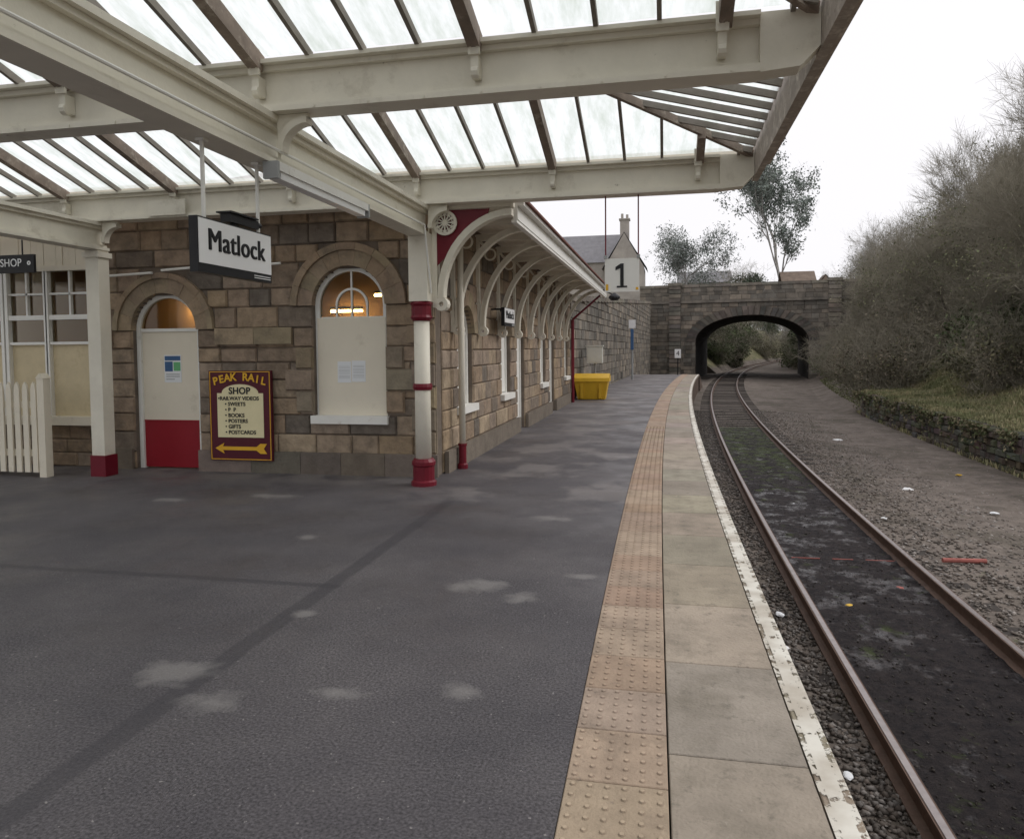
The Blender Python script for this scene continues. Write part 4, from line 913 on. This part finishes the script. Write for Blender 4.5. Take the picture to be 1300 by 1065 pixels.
n=9000; Y=8+26*rng.uniform(0,1,n); Z=-.22-rng.exponential(.13,n); X=7.35+(Y-10)**2/960+rng.uniform(-.07,.08,n); kp=(np.array([noise.noise(Vector((0,b*1.3,5))) for b in Y])>-.1)&(Z>-1.0)
V3,F3,c3=leaves_np(np.stack([X,Y,Z],1)[kp],.045,[(.10,.12,.055),(.15,.14,.08),(.2,.17,.11)])
V=np.concatenate([V1,V2,V3]); F=np.concatenate([F1,F2+len(V1),F3+len(V1)+len(V2)]); cc=np.concatenate([c1,c2,c3])
o=mesh_np('ground_cover',V,F,cc,'leaf'); tag(o,'straw coloured grass ivy and brambles covering the disused platform and bank','ground cover',kind='stuff')
hazy_greens=[(.22,.255,.225),(.26,.29,.26),(.18,.21,.19)]  # greens lightened and greyed to paint distance haze into the leaves
t=tree('tall_tree','tall airy evergreen tree beyond the bridge','tree',5,21,.26,4,twig='twig_hazed',leafn=15000,leafs=.14,leafc=hazy_greens,clump=.75,spray=2,slen=1,minr=.013,spread=.55,kids=(1,2),up=.22,first=.4); place(t,13.2,88,5.5,1,.6)
t=tree('small_round_tree','smaller round evergreen tree beyond the bridge left of the tall one','tree',8,10.5,.2,4,twig='twig_hazed',leafn=10000,leafs=.11,leafc=hazy_greens,clump=.7,spray=2,slen=.7,minr=.012,spread=.95,kids=(1,2),up=.10,first=.3); place(t,1.9,84,5.5,.93,0)
hd=shrub(11,'dark clipped hedge beyond the bridge parapet',None,[(.10,.13,.09),(.13,.155,.11)]); place(hd,7.6,79,5.9,1.9,0); hd.scale=(2.0,1.2,1.9)
mist=[tree('haze_tinted_tree','bare tree painted pale as if in mist behind the right bank','tree',s,13,.16,5,twig='twig_hazed',leafn=1200,leafs=.10,leafc=[(.42,.42,.40),(.38,.39,.36)],clump=.9,group='haze tinted trees behind the right bank',spray=2,slen=.9,minr=.010,spread=.7,kids=(1,2)) for s in(51,52)]  # no mist volume here: haze is painted into leaf and twig colours
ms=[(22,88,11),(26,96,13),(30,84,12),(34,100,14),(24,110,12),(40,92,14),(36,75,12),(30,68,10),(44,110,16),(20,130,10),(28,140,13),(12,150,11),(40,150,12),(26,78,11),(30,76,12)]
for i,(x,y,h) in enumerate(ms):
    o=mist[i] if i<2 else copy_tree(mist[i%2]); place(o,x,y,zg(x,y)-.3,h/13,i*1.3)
cm=tree('cutting_tree','tree seen through the bridge arch','tree',61,9,.15,5,twig='twig_hazed',leafn=9000,leafs=.12,leafc=[(.14,.17,.11),(.18,.21,.14)],clump=.7,group='trees seen through the bridge arch',spread=.8)
for i,(x,y,s) in enumerate([(6.0,112,.7),(4,98,.6),(12,140,.9),(22,118,.8),(26,128,.9),(18,170,1.2),(25,180,1.3),(32,190,1.4),(38,180,1.3),(21,104,.7),(14,155,1.1),(22,165,1.2),(30,160,1.2)]):
    o=cm if i==0 else copy_tree(cm); place(o,x,y,zg(x,y)-.3,s,i*2.1)

# ------------------------------------------------------------ litter and duct
a=thing('plastic_duct','short faded red plastic duct lying beside the far rail','duct',(3.9,10.15,-1.0))
b=MB(); b.tube((3.45,10.12,-1.03),(3.98,10.2,-1.04),.03,n=8); b.build('thick_length','pink',a)
for (x0,x1) in((1.6,1.95),(2.1,2.35),(2.5,2.85)): b=MB(); b.tube((x0,9.85+x0*.04,-1.03),(x1,9.85+x1*.04,-1.03),.008,n=6); b.build('thin_length','pink',a)
lit=[(1.02,6.9,'white crumpled paper beside the platform edge rail','sign_white',.06),(1.0,6.35,'green can lying beside the rail','green_print',.04),(1.15,7.8,'white plastic scrap near the rail','paper',.04),(1.9,8.2,'yellow scrap between the rails','yellow',.03),(3.4,12.5,'white scrap right of the far rail','sign_white',.04),(4.6,15.5,'white plastic bag on the gravel','sign_white',.11),(4.2,19,'pale scrap far along the gravel','paper',.1),(2.6,8.9,'red scrap between the rails','pink',.035),(5.4,13.6,'white scrap near the disused platform wall','paper',.05),(1.12,4.9,'small white scrap close to the near rail','paper',.03),(4.9,11.0,'small blue scrap on the near gravel','blue',.035),(3.9,8.4,'small pale scrap on the gravel right of the near track','paper',.03),(6.2,17.5,'orange scrap at the foot of the mossy wall','yellow',.05),(2.2,13.4,'pale scrap between the rails near the moss','paper',.03),(4.9,23.5,'pale bag far off on the gravel','sign_white',.1),(1.0,9.4,'pale scrap under the platform edge','paper',.035)]
for (x,y,lab,m,s) in lit:
    bm=bmesh.new(); bmesh.ops.create_icosphere(bm,subdivisions=2,radius=s)
    for v in bm.verts: v.co*=1+.6*noise.noise(v.co*30+Vector((x,y,0))); v.co.z*=.35; v.co.x*=1.4
    me=bpy.data.meshes.new('litter'); bm.to_mesh(me); bm.free(); me.materials.append(M[m]); o=bpy.data.objects.new('litter',me); COL.objects.link(o); o.location=(x+c(y),y,-1.04 if x<4 else -1.13); o.rotation_euler=(0,0,x*7); tag(o,lab,'litter')

# ------------------------------------------------------------ LIGHT, WORLD, CAMERA
w=bpy.data.worlds.new('World'); sc.world=w; w.use_nodes=True; nt=w.node_tree;N=nt.nodes;L=nt.links; bg=N['Background']
sky=N.new('ShaderNodeTexSky'); sky.sky_type='NISHITA'; sky.sun_disc=False; sky.sun_elevation=math.radians(40); sky.sun_rotation=math.radians(70); sky.dust_density=5; sky.air_density=1.5
hs_=N.new('ShaderNodeHueSaturation'); hs_.inputs['Saturation'].default_value=.2; L.new(sky.outputs[0],hs_.inputs['Color'])
mx=N.new('ShaderNodeMix'); mx.data_type='RGBA'; mx.inputs[0].default_value=.92; L.new(hs_.outputs[0],mx.inputs[6]); mx.inputs[7].default_value=(7.5,7.4,7.65,1)
L.new(mx.outputs[2],bg.inputs['Color']); bg.inputs['Strength'].default_value=.138
sl=bpy.data.lights.new('sun','SUN'); sl.energy=1.2; sl.angle=math.radians(30); sl.color=(1,.97,.93); so=bpy.data.objects.new('sun',sl); COL.objects.link(so)
el,az=math.radians(40),math.radians(70); dirv=Vector((math.sin(az)*math.cos(el),math.cos(az)*math.cos(el),math.sin(el))); so.rotation_euler=dirv.to_track_quat('Z','Y').to_euler()
cd=bpy.data.cameras.new('camera'); cam=bpy.data.objects.new('camera',cd); COL.objects.link(cam); sc.camera=cam
cd.sensor_width=36; cd.lens=36*930/1300; cd.shift_y=-.035; cd.clip_end=2000
cam.matrix_world=Matrix.Translation((0,0,1.7))@Matrix.Rotation(math.radians(11.84),4,'Z')@Matrix.Rotation(math.radians(90-2.7),4,'X')@Matrix.Rotation(math.radians(-.54),4,'Z')
